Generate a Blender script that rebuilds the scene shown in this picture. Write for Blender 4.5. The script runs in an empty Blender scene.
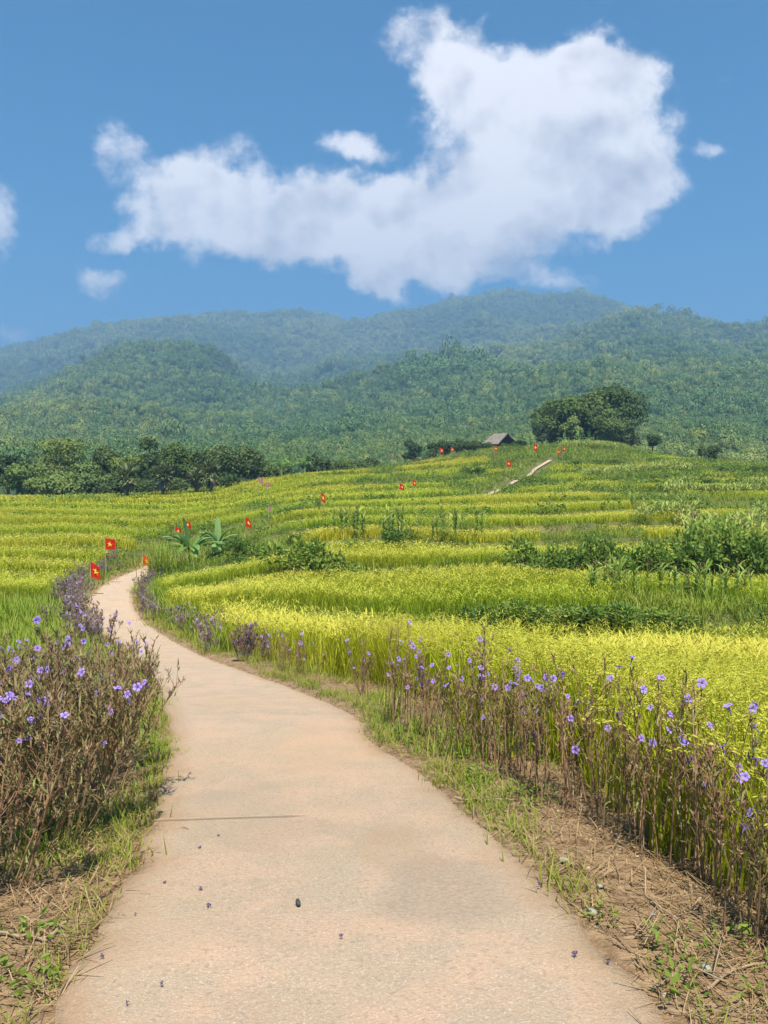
import bpy, math
import numpy as np
rng = np.random.default_rng(11)
C = bpy.context.scene.collection
scene = bpy.context.scene

# ------------------------------------------------------------------ camera
FPX = 800.0
PITCH = math.atan(42 / 800)
EYE = np.array([0.0, 0.0, 1.65])
cp_, sp_ = math.cos(PITCH), math.sin(PITCH)

def ray(u, v):
    a = (np.asarray(u, float) - 384) / FPX
    b = (512 - np.asarray(v, float)) / FPX
    return np.stack([a + 0 * b, cp_ + b * sp_ + 0 * a, -sp_ + b * cp_ + 0 * a], -1)

def at(u, v, Y):
    d = ray(u, v)
    return EYE + d * (np.asarray(Y, float) / d[..., 1])[..., None]

def x_of(u, Y):
    return (u - 384) / FPX * Y / cp_ * 1.0

cam_d = bpy.data.cameras.new('camera')
cam = bpy.data.objects.new('camera', cam_d)
C.objects.link(cam)
cam.location = EYE
cam.rotation_euler = (math.radians(90) - PITCH, 0, 0)
cam_d.sensor_fit = 'VERTICAL'
cam_d.sensor_height = 36
cam_d.sensor_width = 27
cam_d.lens = 36 * FPX / 1024
cam_d.clip_start = 0.05
cam_d.clip_end = 20000
scene.camera = cam

# ------------------------------------------------------------------ numeric helpers
def smooth(a, b, x):
    t = np.clip((np.asarray(x, float) - a) / (b - a), 0, 1)
    return t * t * (3 - 2 * t)

def hash2(i, j, s):
    n = (i.astype(np.int64) * 374761393 + j.astype(np.int64) * 668265263 + s * 974634777) & 0x7fffffff
    n = ((n ^ (n >> 13)) * 1274126177) & 0x7fffffff
    return ((n ^ (n >> 16)) & 0xffff) / 65535.0

def vnoise(x, y, s=0):
    x = np.asarray(x, float); y = np.asarray(y, float)
    i = np.floor(x); j = np.floor(y)
    fx = x - i; fy = y - j
    fx = fx * fx * (3 - 2 * fx); fy = fy * fy * (3 - 2 * fy)
    a = hash2(i, j, s); b = hash2(i + 1, j, s); c = hash2(i, j + 1, s); d = hash2(i + 1, j + 1, s)
    return (a * (1 - fx) + b * fx) * (1 - fy) + (c * (1 - fx) + d * fx) * fy

def fbm(x, y, s=0, o=4):
    t = 0; amp = .5
    for k in range(o):
        t = t + amp * (vnoise(x * 2 ** k, y * 2 ** k, s + k * 17) - .5)
        amp *= .5
    return t

class TPS:
    def __init__(self, q, v, lam=1e-4):
        q = np.asarray(q, float); v = np.asarray(v, float); n = len(q)
        K = self.k(np.linalg.norm(q[:, None] - q[None], axis=2)) + lam * np.eye(n)
        Pm = np.c_[np.ones(n), q]
        A = np.block([[K, Pm], [Pm.T, np.zeros((3, 3))]])
        s = np.linalg.solve(A, np.r_[v, 0, 0, 0])
        self.w, self.c, self.q = s[:n], s[n:], q
    @staticmethod
    def k(r):
        return np.where(r > 1e-9, r * r * np.log(np.maximum(r, 1e-9)), 0)
    def __call__(self, q):
        sh = q.shape[:-1]; q = q.reshape(-1, 2); out = np.empty(len(q))
        for s in range(0, len(q), 20000):
            b = q[s:s + 20000]
            d = np.sqrt(((b[:, None] - self.q[None]) ** 2).sum(2))
            out[s:s + 20000] = self.k(d) @ self.w + self.c[0] + b @ self.c[1:]
        return out.reshape(sh)

# ------------------------------------------------------------------ the path
# rows of the path: image row, left column, right column, distance ahead in metres
PATH_ROWS = [(1024, 45, 668, 2.38), (935, 97, 590, 2.87), (850, 140, 510, 3.68), (780, 163, 433, 5.0),
             (740, 168, 374, 6.2), (714, 164, 356, 7.3), (690, 158, 300, 9.7), (670, 146, 243, 12.0), (650, 126, 192, 17.0),
             (625, 92, 150, 24.0), (610, 87, 136, 28.0), (600, 88, 133, 31.0), (590, 97, 134, 35.0),
             (580, 112, 141, 40.0), (569, 139, 158, 46.0)]
pl, pr = [], []
for Y in (-6, -3, 0, 1.2):
    cx = {-6: .1, -3: .1, 0: .02, 1.2: -.03}[Y]
    pl.append((cx - .93, Y, 0)); pr.append((cx + .93, Y, 0))
for v, l, r, Y in PATH_ROWS:
    pl.append(at(l, v, Y)); pr.append(at(r, v, Y))
for (x, y, z, w) in [(-13.5, 48.5, -3.97, .8), (-13.1, 50.5, -3.96, .8)]:
    pl.append((x - w, y + .5, z)); pr.append((x + w, y - .5, z))
pl = np.array(pl, float); pr = np.array(pr, float)

def catmull(P, n=14):
    P = np.vstack([2 * P[0] - P[1], P, 2 * P[-1] - P[-2]])
    out = []
    for i in range(1, len(P) - 2):
        p0, p1, p2, p3 = P[i - 1:i + 3]
        for t in np.linspace(0, 1, n, endpoint=False):
            out.append(.5 * ((2 * p1) + (-p0 + p2) * t + (2 * p0 - 5 * p1 + 4 * p2 - p3) * t * t + (-p0 + 3 * p1 - 3 * p2 + p3) * t ** 3))
    out.append(P[-2])
    return np.array(out)
PL, PR = catmull(pl, 24), catmull(pr, 24)
PC = (PL + PR) / 2

# ------------------------------------------------------------------ base terrain (terrace hill)
def Q(x, y):
    return np.stack([np.asarray(x, float) / (np.asarray(y, float) + 9) * 1.8, np.log(np.asarray(y, float) + 9)], -1)

ctrl = []
for p in PC[::20]:
    ctrl.append(tuple(p))
COLS = {
    -260: [(620, 26), (590, 36), (560, 48), (535, 62), (515, 80), (503, 100)],
    0: [(640, 20), (603, 30), (572, 40), (548, 50), (527, 61), (511, 74), (501, 90)],
    120: [(548, 50), (527, 62), (511, 76), (500, 94)],
    230: [(575, 37), (552, 46), (527, 60), (509, 78), (493, 98)],
    290: [(612, 25), (576, 32), (548, 41), (524, 55), (505, 75), (489, 98), (479, 110)],
    380: [(652, 22), (613, 25.5), (578, 31), (547, 39), (522, 52), (503, 72), (486, 98), (470, 128)],
    480: [(655, 22), (611, 25.5), (583, 29), (560, 36), (538, 44), (516, 56), (497, 76), (478, 104), (461, 132), (451, 150)],
    600: [(656, 22), (611, 25.5), (588, 28.5), (562, 35), (540, 42), (520, 52), (500, 70), (480, 96), (462, 122), (448, 148)],
    768: [(656, 21.5), (612, 25.5), (590, 29), (565, 35), (540, 43), (517, 54), (500, 68), (484, 88), (467, 116)],
    1000: [(656, 21.5), (606, 28), (562, 40), (530, 54), (508, 74), (495, 96), (485, 115)],
}
for u, L in COLS.items():
    for v, Y in L:
        ctrl.append(tuple(at(u, v, Y)))
for u, z in ((-260, -9), (0, -9), (200, -8), (384, -4), (500, 0), (650, -1), (768, -3), (1000, -5)):
    ctrl.append((x_of(u, 185), 185, z - 3))
ctrl += [(-2.2, 3, -.02), (-3.5, 6, -.6), (-5, 11, -1.7), (-9, 6, -1.5), (-16, 14, -2.6), (-5, 0, -.2), (-9, -5, -.4), (6, -5, -.1),
         (1.7, 3.3, -.2), (2.6, 5, -.5), (1.2, 5.4, -.34), (.8, 7.4, -.55), (4, 4, -.55), (4.5, 7, -1.02), (2, 9, -1.25), (3, 12, -1.8), (8, 12, -1.9),
         (14, 8, -1.4), (14, 16, -2.65), (5, 16, -2.55), (0, 16, -2.4), (9, 0, -.5)]
ctrl = np.array(ctrl)
# far stretch of the path, high on the hill
P2_ROWS = [(494, 483, 489, 77), (490, 492, 498, 82), (486, 501, 507, 87), (482, 507, 512, 92), (478, 513, 518, 97), (474, 522, 527, 102), (470, 530, 534, 108), (467, 533, 537, 113), (464, 540, 544, 118), (462, 548, 552, 123)]
base_tps = TPS(Q(ctrl[:, 0], ctrl[:, 1]), ctrl[:, 2], 3e-4)
def zbase(x, y):
    return base_tps(Q(x, y))

def near_poly(x, y, L, R):
    """signed distance outside the strip between edge polylines L and R (negative on it), side, index."""
    x = np.asarray(x, float).ravel(); y = np.asarray(y, float).ravel()
    c = (L + R) / 2; hw = np.linalg.norm((R - L)[:, :2], axis=1) / 2
    tang = np.gradient(c[:, :2], axis=0); tang /= np.linalg.norm(tang, axis=1)[:, None]
    nrm = np.c_[tang[:, 1], -tang[:, 0]]
    hw = np.abs(((R - L)[:, :2] * nrm).sum(1)) / 2
    e = np.empty(len(x)); side = np.empty(len(x)); idx = np.empty(len(x), int)
    for s in range(0, len(x), 20000):
        dx = x[s:s + 20000, None] - c[None, :, 0]; dy = y[s:s + 20000, None] - c[None, :, 1]
        d2 = dx * dx + dy * dy
        k = d2.argmin(1); r = np.arange(len(k))
        off = dx[r, k] * nrm[k, 0] + dy[r, k] * nrm[k, 1]
        e[s:s + 20000] = np.sqrt(d2[r, k]) - hw[k]
        side[s:s + 20000] = np.sign(off); idx[s:s + 20000] = k
    return e, side, idx

p2l = np.array([at(l, v, Y) for v, l, r, Y in P2_ROWS]); p2r = np.array([at(r, v, Y) for v, l, r, Y in P2_ROWS])
P2L, P2R = catmull(p2l, 8), catmull(p2r, 8)
for A in (P2L, P2R):
    A[:, 2] = zbase(A[:, 0], A[:, 1])
zz = (P2L[:, 2] + P2R[:, 2]) / 2; P2L[:, 2] = zz; P2R[:, 2] = zz

TY = np.array([10, 24.2, 31, 38.5, 46.5, 55, 64, 74, 85, 97, 110, 124, 140, 158, 175])
TV = np.arange(len(TY), dtype=float)
def Tfun(x, y):
    x = np.asarray(x, float); y = np.asarray(y, float)
    left = smooth(-2, -16, x + .12 * y - 4)
    yw = y * (1 + .05 * left) + 5 * left * np.sin(y * .0) * 0 + (fbm(x * .045, y * .03, 5, 3) * 11 + fbm(x * .25, y * .2, 9, 2) * 1.2) * smooth(22, 45, y)
    yw = yw + fbm(x * .3, y * .3, 31, 2) * 1.3
    slant = smooth(60, 100, y) * smooth(-25, 20, x) * .10
    yw = yw * (1 - slant)
    T = np.interp(yw, TY, TV)
    return np.where(y > 36, T + left * (T - 2.6) * .35 * smooth(36, 44, y), T)

def amp(x, y):
    a = .80 - .22 * smooth(45, 75, y)
    left = smooth(-4, -14, np.asarray(x, float))
    a = a * (1 - .42 * left)
    return a * smooth(13, 22, y) * np.clip(.75 + 1.2 * fbm(np.asarray(x) * .06, np.asarray(y) * .06, 77, 2), .25, 1.2) * (1 - smooth(140, 160, y))

def ground(x, y, full=False):
    x = np.asarray(x, float); y = np.asarray(y, float); sh = x.shape
    x = x.ravel(); y = y.ravel()
    zb = zbase(x, y)
    T = Tfun(x, y); fr = T - np.floor(T)
    saw = .5 - fr
    saw = np.where(fr > .91, -.41 + (fr - .91) / .09 * .91, saw)      # the bank up to the next terrace
    e, side, idx = near_poly(x, y, PL, PR)
    e2, _, idx2 = near_poly(x, y, P2L, P2R)
    w = smooth(.35, 2.6, e) * smooth(.5, 3.5, e2)
    z = zb + amp(x, y) * saw * w
    z = z + fbm(x * 1.6, y * 1.6, 3, 3) * .07 * smooth(0.05, .5, e)
    pz = (PL[idx, 2] + PR[idx, 2]) / 2
    k = 1 - smooth(.1, 1.3, e)
    z = z * (1 - k) + (pz - .012) * k
    z = z - .05 * (1 - smooth(-.12, -.02, e))
    p2z = P2L[idx2, 2]; k2 = 1 - smooth(.2, 1.5, e2)
    z = z * (1 - k2) + (p2z - .1) * k2
    if full:
        return z.reshape(sh), T, fr, e, side, idx, e2
    return z.reshape(sh)

# ------------------------------------------------------------------ mesh helpers
class Acc:
    def __init__(s):
        s.V, s.F, s.H, s.R, s.M, s.n = [], [], [], [], [], 0
    def add(s, V, F, h=0.0, r=0.0, m=0):
        V = np.asarray(V, float).reshape(-1, 3); F = np.asarray(F, int).reshape(-1, 4)
        s.V.append(V); s.F.append(F + s.n); s.n += len(V)
        s.H.append(np.broadcast_to(np.asarray(h, float), (len(V),)))
        s.R.append(np.broadcast_to(np.asarray(r, float), (len(V),)))
        s.M.append(np.broadcast_to(np.asarray(m, int), (len(F),)))
        return s
    def arrays(s):
        return (np.concatenate(s.V), np.concatenate(s.F), np.concatenate(s.H), np.concatenate(s.R), np.concatenate(s.M))

def raw_mesh(name, V, F, mats, h=None, r=None, m=None, smooth_shade=False, extra=None, loose=0):
    me = bpy.data.meshes.new(name)
    me.vertices.add(len(V)); me.vertices.foreach_set('co', np.ascontiguousarray(V, np.float32).ravel())
    nf = len(F)
    me.loops.add(nf * 4); me.loops.foreach_set('vertex_index', np.ascontiguousarray(F, np.int32).ravel())
    me.polygons.add(nf); me.polygons.foreach_set('loop_start', np.arange(0, nf * 4, 4, dtype=np.int32))
    if m is not None and nf:
        me.polygons.foreach_set('material_index', np.ascontiguousarray(m, np.int32))
    me.polygons.foreach_set('use_smooth', np.full(nf, smooth_shade))
    for mt in mats:
        me.materials.append(mt)
    def fa(nm, a):
        at_ = me.attributes.new(nm, 'FLOAT', 'POINT'); at_.data.foreach_set('value', np.ascontiguousarray(a, np.float32))
    if h is not None: fa('h', h)
    if r is not None: fa('rnd', r)
    for nm, a in (extra or {}).items():
        fa(nm, a)
    me.update(calc_edges=True)
    me.validate(clean_customdata=False)
    return me

def obj(name, acc, mats, parent=None, smooth_shade=False):
    V, F, h, r, m = acc.arrays()
    me = raw_mesh(name, V, F, mats if isinstance(mats, (list, tuple)) else [mats], h, r, m, smooth_shade)
    o = bpy.data.objects.new(name, me); C.objects.link(o)
    if parent is not None: o.parent = parent
    return o

def tag(o, label=None, cat=None, group=None, kind=None):
    if label: o['label'] = label
    if cat: o['category'] = cat
    if group: o['group'] = group
    if kind: o['kind'] = kind
    return o

def thing(name, label, cat, loc=(0, 0, 0), rotz=0.0, group=None, scale=1.0):
    o = bpy.data.objects.new(name, None); C.objects.link(o)
    o.empty_display_size = .1
    o.location = loc; o.rotation_euler = (0, 0, rotz); o.scale = (scale,) * 3 if np.isscalar(scale) else scale
    return tag(o, label, cat, group)

def dup(root, loc, rotz=0.0, scale=1.0, label=None, group=None):
    r = root.copy(); C.objects.link(r)
    r.location = loc; r.rotation_euler = (0, 0, rotz); r.scale = (scale,) * 3 if np.isscalar(scale) else scale
    if label: r['label'] = label
    if group: r['group'] = group
    for ch in list(root.children):
        c = ch.copy(); C.objects.link(c); c.parent = r
        for g in list(ch.children):
            d = g.copy(); C.objects.link(d); d.parent = c
    return r

def unit(v):
    return v / np.maximum(np.linalg.norm(v, axis=-1, keepdims=True), 1e-9)

def kites(P, D, L, Wd, S=None, bend=0.0, mid=.45):
    P = np.asarray(P, float); n = len(P); D = unit(np.asarray(D, float))
    L = np.broadcast_to(np.asarray(L, float), (n,))[:, None]; Wd = np.broadcast_to(np.asarray(Wd, float), (n,))[:, None]
    if S is None:
        S = np.cross(D, rng.normal(size=(n, 3)))
    S = unit(S)
    N = np.cross(D, S)
    V = np.stack([P, P + D * L * mid + S * Wd / 2 + N * L * bend, P + D * L, P + D * L * mid - S * Wd / 2 + N * L * bend], 1)
    return V.reshape(-1, 3), np.arange(n * 4).reshape(n, 4)

def blades(P, az, L, Wd, th0, th1, seg=3, taper=.7, wmin=.08, pw=1.0):
    P = np.asarray(P, float); n = len(P)
    b = lambda a: np.broadcast_to(np.asarray(a, float), (n,))
    az, L, Wd, th0, th1 = b(az), b(L), b(Wd), b(th0), b(th1)
    d = np.stack([np.cos(az), np.sin(az), 0 * az], 1); s = np.stack([-np.sin(az), np.cos(az), 0 * az], 1)
    c = P.copy(); rows = []; hs = []
    for k in range(seg + 1):
        t = k / seg
        w = Wd * np.maximum((1 - t ** 1.6) ** taper, wmin) * .5
        rows.append(c - s * w[:, None]); rows.append(c + s * w[:, None]); hs += [t, t]
        th = th0 + th1 * (t + .5 / seg) ** pw
        c = c + (d * np.sin(th)[:, None] + np.array([0, 0, 1.]) * np.cos(th)[:, None]) * (L / seg)[:, None]
    V = np.stack(rows, 1).reshape(-1, 3)
    m = 2 * (seg + 1)
    q = np.array([[2 * k, 2 * k + 1, 2 * k + 3, 2 * k + 2] for k in range(seg)])
    F = (np.arange(n)[:, None, None] * m + q[None]).reshape(-1, 4)
    return V, F, np.tile(hs, n)

def per(r, n, m):
    return np.repeat(r, m)

def tubes(paths, radii, sides=4):
    """paths (n,k,3), radii (n,k)"""
    paths = np.asarray(paths, float); n, k, _ = paths.shape; radii = np.broadcast_to(np.asarray(radii, float), (n, k))
    t = unit(np.gradient(paths, axis=1))
    ref = np.where(np.abs(t[..., 2:3]) > .9, np.array([1., 0, 0]), np.array([0, 0, 1.]))
    a = unit(np.cross(t, ref)); b = np.cross(t, a)
    ang = np.arange(sides) / sides * 2 * math.pi
    V = paths[:, :, None] + radii[:, :, None, None] * (a[:, :, None] * np.cos(ang)[None, None, :, None] + b[:, :, None] * np.sin(ang)[None, None, :, None])
    q = []
    for i in range(k - 1):
        for j in range(sides):
            j2 = (j + 1) % sides
            q.append([i * sides + j, i * sides + j2, (i + 1) * sides + j2, (i + 1) * sides + j])
    F = (np.arange(n)[:, None, None] * k * sides + np.array(q)[None]).reshape(-1, 4)
    return V.reshape(-1, 3), F

# ------------------------------------------------------------------ materials
def mat(name):
    m = bpy.data.materials.new(name); m.use_nodes = True
    nt = m.node_tree; nt.nodes.clear()
    out = nt.nodes.new('ShaderNodeOutputMaterial')
    return m, nt, out

def rgb(c): return (c[0], c[1], c[2], 1)

def leaf_mat(name, low, high, alt, tint, transl=.3, rough=.55, obj_var=0.0, alt_amt=1.0, fine=0.0):
    """low/high: colour at the foot and the tip; alt: what single leaves vary to; tint: what whole clumps vary to."""
    m, nt, out = mat(name); N = nt.nodes; L = nt.links
    def attr(nm, typ='GEOMETRY'):
        a = N.new('ShaderNodeAttribute'); a.attribute_name = nm; a.attribute_type = typ; return a.outputs['Fac']
    def mix(f, a, b):
        x = N.new('ShaderNodeMix'); x.data_type = 'RGBA'
        if hasattr(f, 'is_output'): L.new(f, x.inputs[0])
        else: x.inputs[0].default_value = f
        for s, c in ((6, a), (7, b)):
            if hasattr(c, 'is_output'): L.new(c, x.inputs[s])
            else: x.inputs[s].default_value = rgb(c)
        return x.outputs[2]
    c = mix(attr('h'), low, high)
    mm = N.new('ShaderNodeMath'); mm.operation = 'MULTIPLY'; L.new(attr('rnd'), mm.inputs[0]); mm.inputs[1].default_value = alt_amt
    c = mix(mm.outputs[0], c, alt)
    c = mix(attr('tint', 'INSTANCER'), c, tint)
    if obj_var > 0:
        oi = N.new('ShaderNodeObjectInfo'); hs = N.new('ShaderNodeHueSaturation')
        mr = N.new('ShaderNodeMapRange'); L.new(oi.outputs['Random'], mr.inputs[0]); mr.inputs[3].default_value = 1 - obj_var; mr.inputs[4].default_value = 1 + obj_var
        L.new(mr.outputs[0], hs.inputs['Value'])
        mr2 = N.new('ShaderNodeMapRange'); L.new(oi.outputs['Random'], mr2.inputs[0]); mr2.inputs[3].default_value = .5 + obj_var * .06; mr2.inputs[4].default_value = .5 - obj_var * .06
        L.new(mr2.outputs[0], hs.inputs['Hue']); L.new(c, hs.inputs['Color']); c = hs.outputs[0]
    d = N.new('ShaderNodeBsdfPrincipled'); L.new(c, d.inputs['Base Color']); d.inputs['Roughness'].default_value = rough
    d.inputs['Specular IOR Level'].default_value = .25
    if transl > 0:
        t = N.new('ShaderNodeBsdfTranslucent'); L.new(c, t.inputs['Color'])
        ms = N.new('ShaderNodeMixShader'); ms.inputs[0].default_value = transl
        L.new(d.outputs[0], ms.inputs[1]); L.new(t.outputs[0], ms.inputs[2]); L.new(ms.outputs[0], out.inputs[0])
    else:
        L.new(d.outputs[0], out.inputs[0])
    return m

def plain_mat(name, c, c2=None, rough=.8, scale=8.0, bump=0.0, spec=.2, transl=0.0):
    m, nt, out = mat(name); N = nt.nodes; L = nt.links
    d = N.new('ShaderNodeBsdfPrincipled'); d.inputs['Roughness'].default_value = rough; d.inputs['Specular IOR Level'].default_value = spec
    tc = N.new('ShaderNodeTexCoord'); nz = N.new('ShaderNodeTexNoise'); nz.inputs['Scale'].default_value = scale; nz.inputs['Detail'].default_value = 5
    L.new(tc.outputs['Object'], nz.inputs['Vector'])
    x = N.new('ShaderNodeMix'); x.data_type = 'RGBA'; x.inputs[6].default_value = rgb(c); x.inputs[7].default_value = rgb(c2 or c)
    mr = N.new('ShaderNodeMapRange'); mr.inputs[1].default_value = .3; mr.inputs[2].default_value = .7
    L.new(nz.outputs['Fac'], mr.inputs[0]); L.new(mr.outputs[0], x.inputs[0]); L.new(x.outputs[2], d.inputs['Base Color'])
    if bump:
        b = N.new('ShaderNodeBump'); b.inputs['Strength'].default_value = bump; b.inputs['Distance'].default_value = .02
        L.new(nz.outputs['Fac'], b.inputs['Height']); L.new(b.outputs[0], d.inputs['Normal'])
    if transl:
        t = N.new('ShaderNodeBsdfTranslucent'); L.new(x.outputs[2], t.inputs['Color'])
        ms = N.new('ShaderNodeMixShader'); ms.inputs[0].default_value = transl
        L.new(d.outputs[0], ms.inputs[1]); L.new(t.outputs[0], ms.inputs[2]); L.new(ms.outputs[0], out.inputs[0])
    else:
        L.new(d.outputs[0], out.inputs[0])
    return m

M = {}
M['rice_leaf'] = leaf_mat('rice_leaf', (.16, .28, .010), (.39, .52, .018), (.43, .47, .024), (.52, .48, .027), .38)
M['rice_grain'] = leaf_mat('rice_grain', (.43, .44, .038), (.57, .54, .07), (.38, .47, .03), (.61, .53, .075), .25)
M['grass'] = leaf_mat('grass', (.12, .22, .018), (.30, .42, .032), (.38, .40, .06), (.34, .34, .055), .4)
M['straw'] = leaf_mat('straw', (.36, .24, .11), (.52, .38, .20), (.17, .10, .05), (.36, .27, .12), .1)
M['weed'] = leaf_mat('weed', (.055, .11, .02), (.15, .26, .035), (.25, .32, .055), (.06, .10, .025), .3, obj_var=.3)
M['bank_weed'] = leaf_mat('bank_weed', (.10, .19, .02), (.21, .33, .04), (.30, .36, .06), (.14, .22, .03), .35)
M['maize'] = leaf_mat('maize', (.15, .26, .025), (.33, .45, .07), (.42, .46, .12), (.42, .43, .12), .35, obj_var=.2)
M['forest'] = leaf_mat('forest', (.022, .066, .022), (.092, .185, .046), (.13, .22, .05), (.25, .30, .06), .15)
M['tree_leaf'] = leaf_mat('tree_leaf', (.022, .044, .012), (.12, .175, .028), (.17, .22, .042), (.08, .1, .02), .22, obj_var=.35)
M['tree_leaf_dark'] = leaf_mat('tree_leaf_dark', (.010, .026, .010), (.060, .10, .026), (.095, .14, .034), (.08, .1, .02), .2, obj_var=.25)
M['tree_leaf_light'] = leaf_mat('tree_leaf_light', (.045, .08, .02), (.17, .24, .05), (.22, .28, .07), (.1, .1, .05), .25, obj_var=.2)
M['palm_leaf'] = leaf_mat('palm_leaf', (.07, .11, .04), (.17, .22, .08), (.22, .24, .11), (.1, .1, .05), .2)
M['dead_leaf'] = leaf_mat('dead_leaf', (.16, .12, .08), (.28, .22, .16), (.34, .28, .22), (.3, .2, .1), .15)
M['banana'] = leaf_mat('banana', (.09, .19, .03), (.18, .34, .07), (.30, .44, .15), (.2, .3, .1), .4)
M['bark'] = plain_mat('bark', (.12, .085, .055), (.2, .15, .1), .9, 6, .6)
M['stem_brown'] = leaf_mat('stem_brown', (.28, .175, .095), (.18, .10, .062), (.38, .25, .12), (.1, .1, .1), 0, obj_var=.2)
M['ruellia_leaf'] = leaf_mat('ruellia_leaf', (.25, .175, .08), (.25, .175, .085), (.23, .28, .07), (.1, .1, .1), .2, obj_var=.25)
M['ruellia_leaf_mauve'] = leaf_mat('ruellia_leaf_mauve', (.17, .16, .09), (.26, .21, .21), (.33, .27, .37), (.1, .1, .1), .2, obj_var=.25)
M['petal'] = leaf_mat('petal', (.18, .09, .40), (.45, .30, .84), (.50, .36, .88), (.3, .2, .6), .3, obj_var=.15)
M['red_cloth'] = plain_mat('red_cloth', (.72, .03, .012), (.62, .025, .01), .8, 5, transl=.3)
M['faded_cloth'] = plain_mat('faded_cloth', (.55, .2, .2), (.5, .24, .24), .8, 5, transl=.3)
M['star_cloth'] = plain_mat('star_cloth', (.85, .62, .05), (.8, .58, .05), .8, 5)
M['pole'] = plain_mat('pole', (.42, .36, .24), (.3, .25, .16), .7, 20)
M['thatch'] = plain_mat('thatch', (.17, .14, .11), (.31, .27, .22), .95, 3.0, .8)
M['wood_dark'] = plain_mat('wood_dark', (.07, .05, .035), (.11, .08, .055), .9, 4)
M['fence_wood'] = plain_mat('fence_wood', (.10, .055, .035), (.15, .09, .06), .9, 4)
M['stone_dark'] = plain_mat('stone_dark', (.035, .04, .045), (.07, .075, .08), .5, 30, .3)
M['stone_pale'] = plain_mat('stone_pale', (.34, .31, .27), (.26, .23, .19), .9, 30, .3)
M['stick'] = plain_mat('stick', (.26, .18, .11), (.38, .28, .18), .9, 30, .4)

# ------------------------------------------------------------------ ground sheet
def nodes_for(name):
    m, nt, out = mat(name)
    d = nt.nodes.new('ShaderNodeBsdfPrincipled'); nt.links.new(d.outputs[0], out.inputs[0])
    d.inputs['Roughness'].default_value = .9; d.inputs['Specular IOR Level'].default_value = .15
    return m, nt, d

class NB:
    """small node-graph builder"""
    def __init__(s, nt): s.nt = nt; s.N = nt.nodes; s.L = nt.links
    def put(s, sock, v):
        if hasattr(v, 'is_output'): s.L.new(v, sock)
        elif isinstance(v, (tuple, list)): sock.default_value = (*v, 1) if len(v) == 3 and len(sock.default_value) == 4 else v
        else: sock.default_value = v
    def mix(s, f, a, b, bt='MIX'):
        x = s.N.new('ShaderNodeMix'); x.data_type = 'RGBA'; x.blend_type = bt
        s.put(x.inputs[0], f); s.put(x.inputs[6], a); s.put(x.inputs[7], b); return x.outputs[2]
    def math(s, op, a, b=0.0, c=0.0, clamp=False):
        x = s.N.new('ShaderNodeMath'); x.operation = op; x.use_clamp = clamp
        s.put(x.inputs[0], a); s.put(x.inputs[1], b); s.put(x.inputs[2], c); return x.outputs[0]
    def vmath(s, op, a, b=(0, 0, 0), c=(0, 0, 0)):
        x = s.N.new('ShaderNodeVectorMath'); x.operation = op
        s.put(x.inputs[0], a); s.put(x.inputs[1], b)
        if op == 'MULTIPLY_ADD': s.put(x.inputs[2], c)
        return x.outputs['Value'] if op in ('DOT_PRODUCT', 'LENGTH', 'DISTANCE') else x.outputs['Vector']
    def noise(s, vec, scale, detail=4, rough=.55, dist=0.0, color=False):
        x = s.N.new('ShaderNodeTexNoise'); s.put(x.inputs['Vector'], vec); x.inputs['Scale'].default_value = scale
        x.inputs['Detail'].default_value = detail; x.inputs['Roughness'].default_value = rough; x.inputs['Distortion'].default_value = dist
        return x.outputs['Color' if color else 'Fac']
    def rng(s, v, a, b, c=0.0, d=1.0, sm=True):
        x = s.N.new('ShaderNodeMapRange'); x.interpolation_type = 'SMOOTHSTEP' if sm else 'LINEAR'
        s.put(x.inputs[0], v); s.put(x.inputs[1], a); s.put(x.inputs[2], b); s.put(x.inputs[3], c); s.put(x.inputs[4], d); return x.outputs[0]
    def attr(s, nm):
        x = s.N.new('ShaderNodeAttribute'); x.attribute_name = nm; return x.outputs['Fac']
    def bump(s, h, strength, dist, normal=None):
        x = s.N.new('ShaderNodeBump'); x.inputs['Strength'].default_value = strength; x.inputs['Distance'].default_value = dist
        s.put(x.inputs['Height'], h)
        if normal: s.L.new(normal, x.inputs['Normal'])
        return x.outputs[0]

m, nt, d = nodes_for('field_soil'); b = NB(nt)
pos = b.N.new('ShaderNodeNewGeometry').outputs['Position']
n1 = b.noise(pos, .9, 5); n2 = b.noise(pos, 14, 5, .65); n3 = b.noise(pos, 55, 4, .7)
soil = b.mix(b.rng(n2, .35, .7), (.20, .125, .065), (.40, .27, .15))
soil = b.mix(b.rng(n3, .5, .75, 0, .6), soil, (.40, .29, .18))
green = b.mix(b.rng(n2, .3, .7), (.05, .075, .018), (.12, .15, .03))
green = b.mix(b.rng(n1, .45, .65, 0, .5), green, (.16, .13, .05))
col = b.mix(b.math('ADD', b.attr('veg'), b.math('MULTIPLY_ADD', n1, .5, -.25), clamp=True), soil, green)
b.put(d.inputs['Base Color'], col)
b.L.new(b.bump(b.math('ADD', n2, n3), .7, .03), d.inputs['Normal'])
M['soil'] = m

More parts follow.
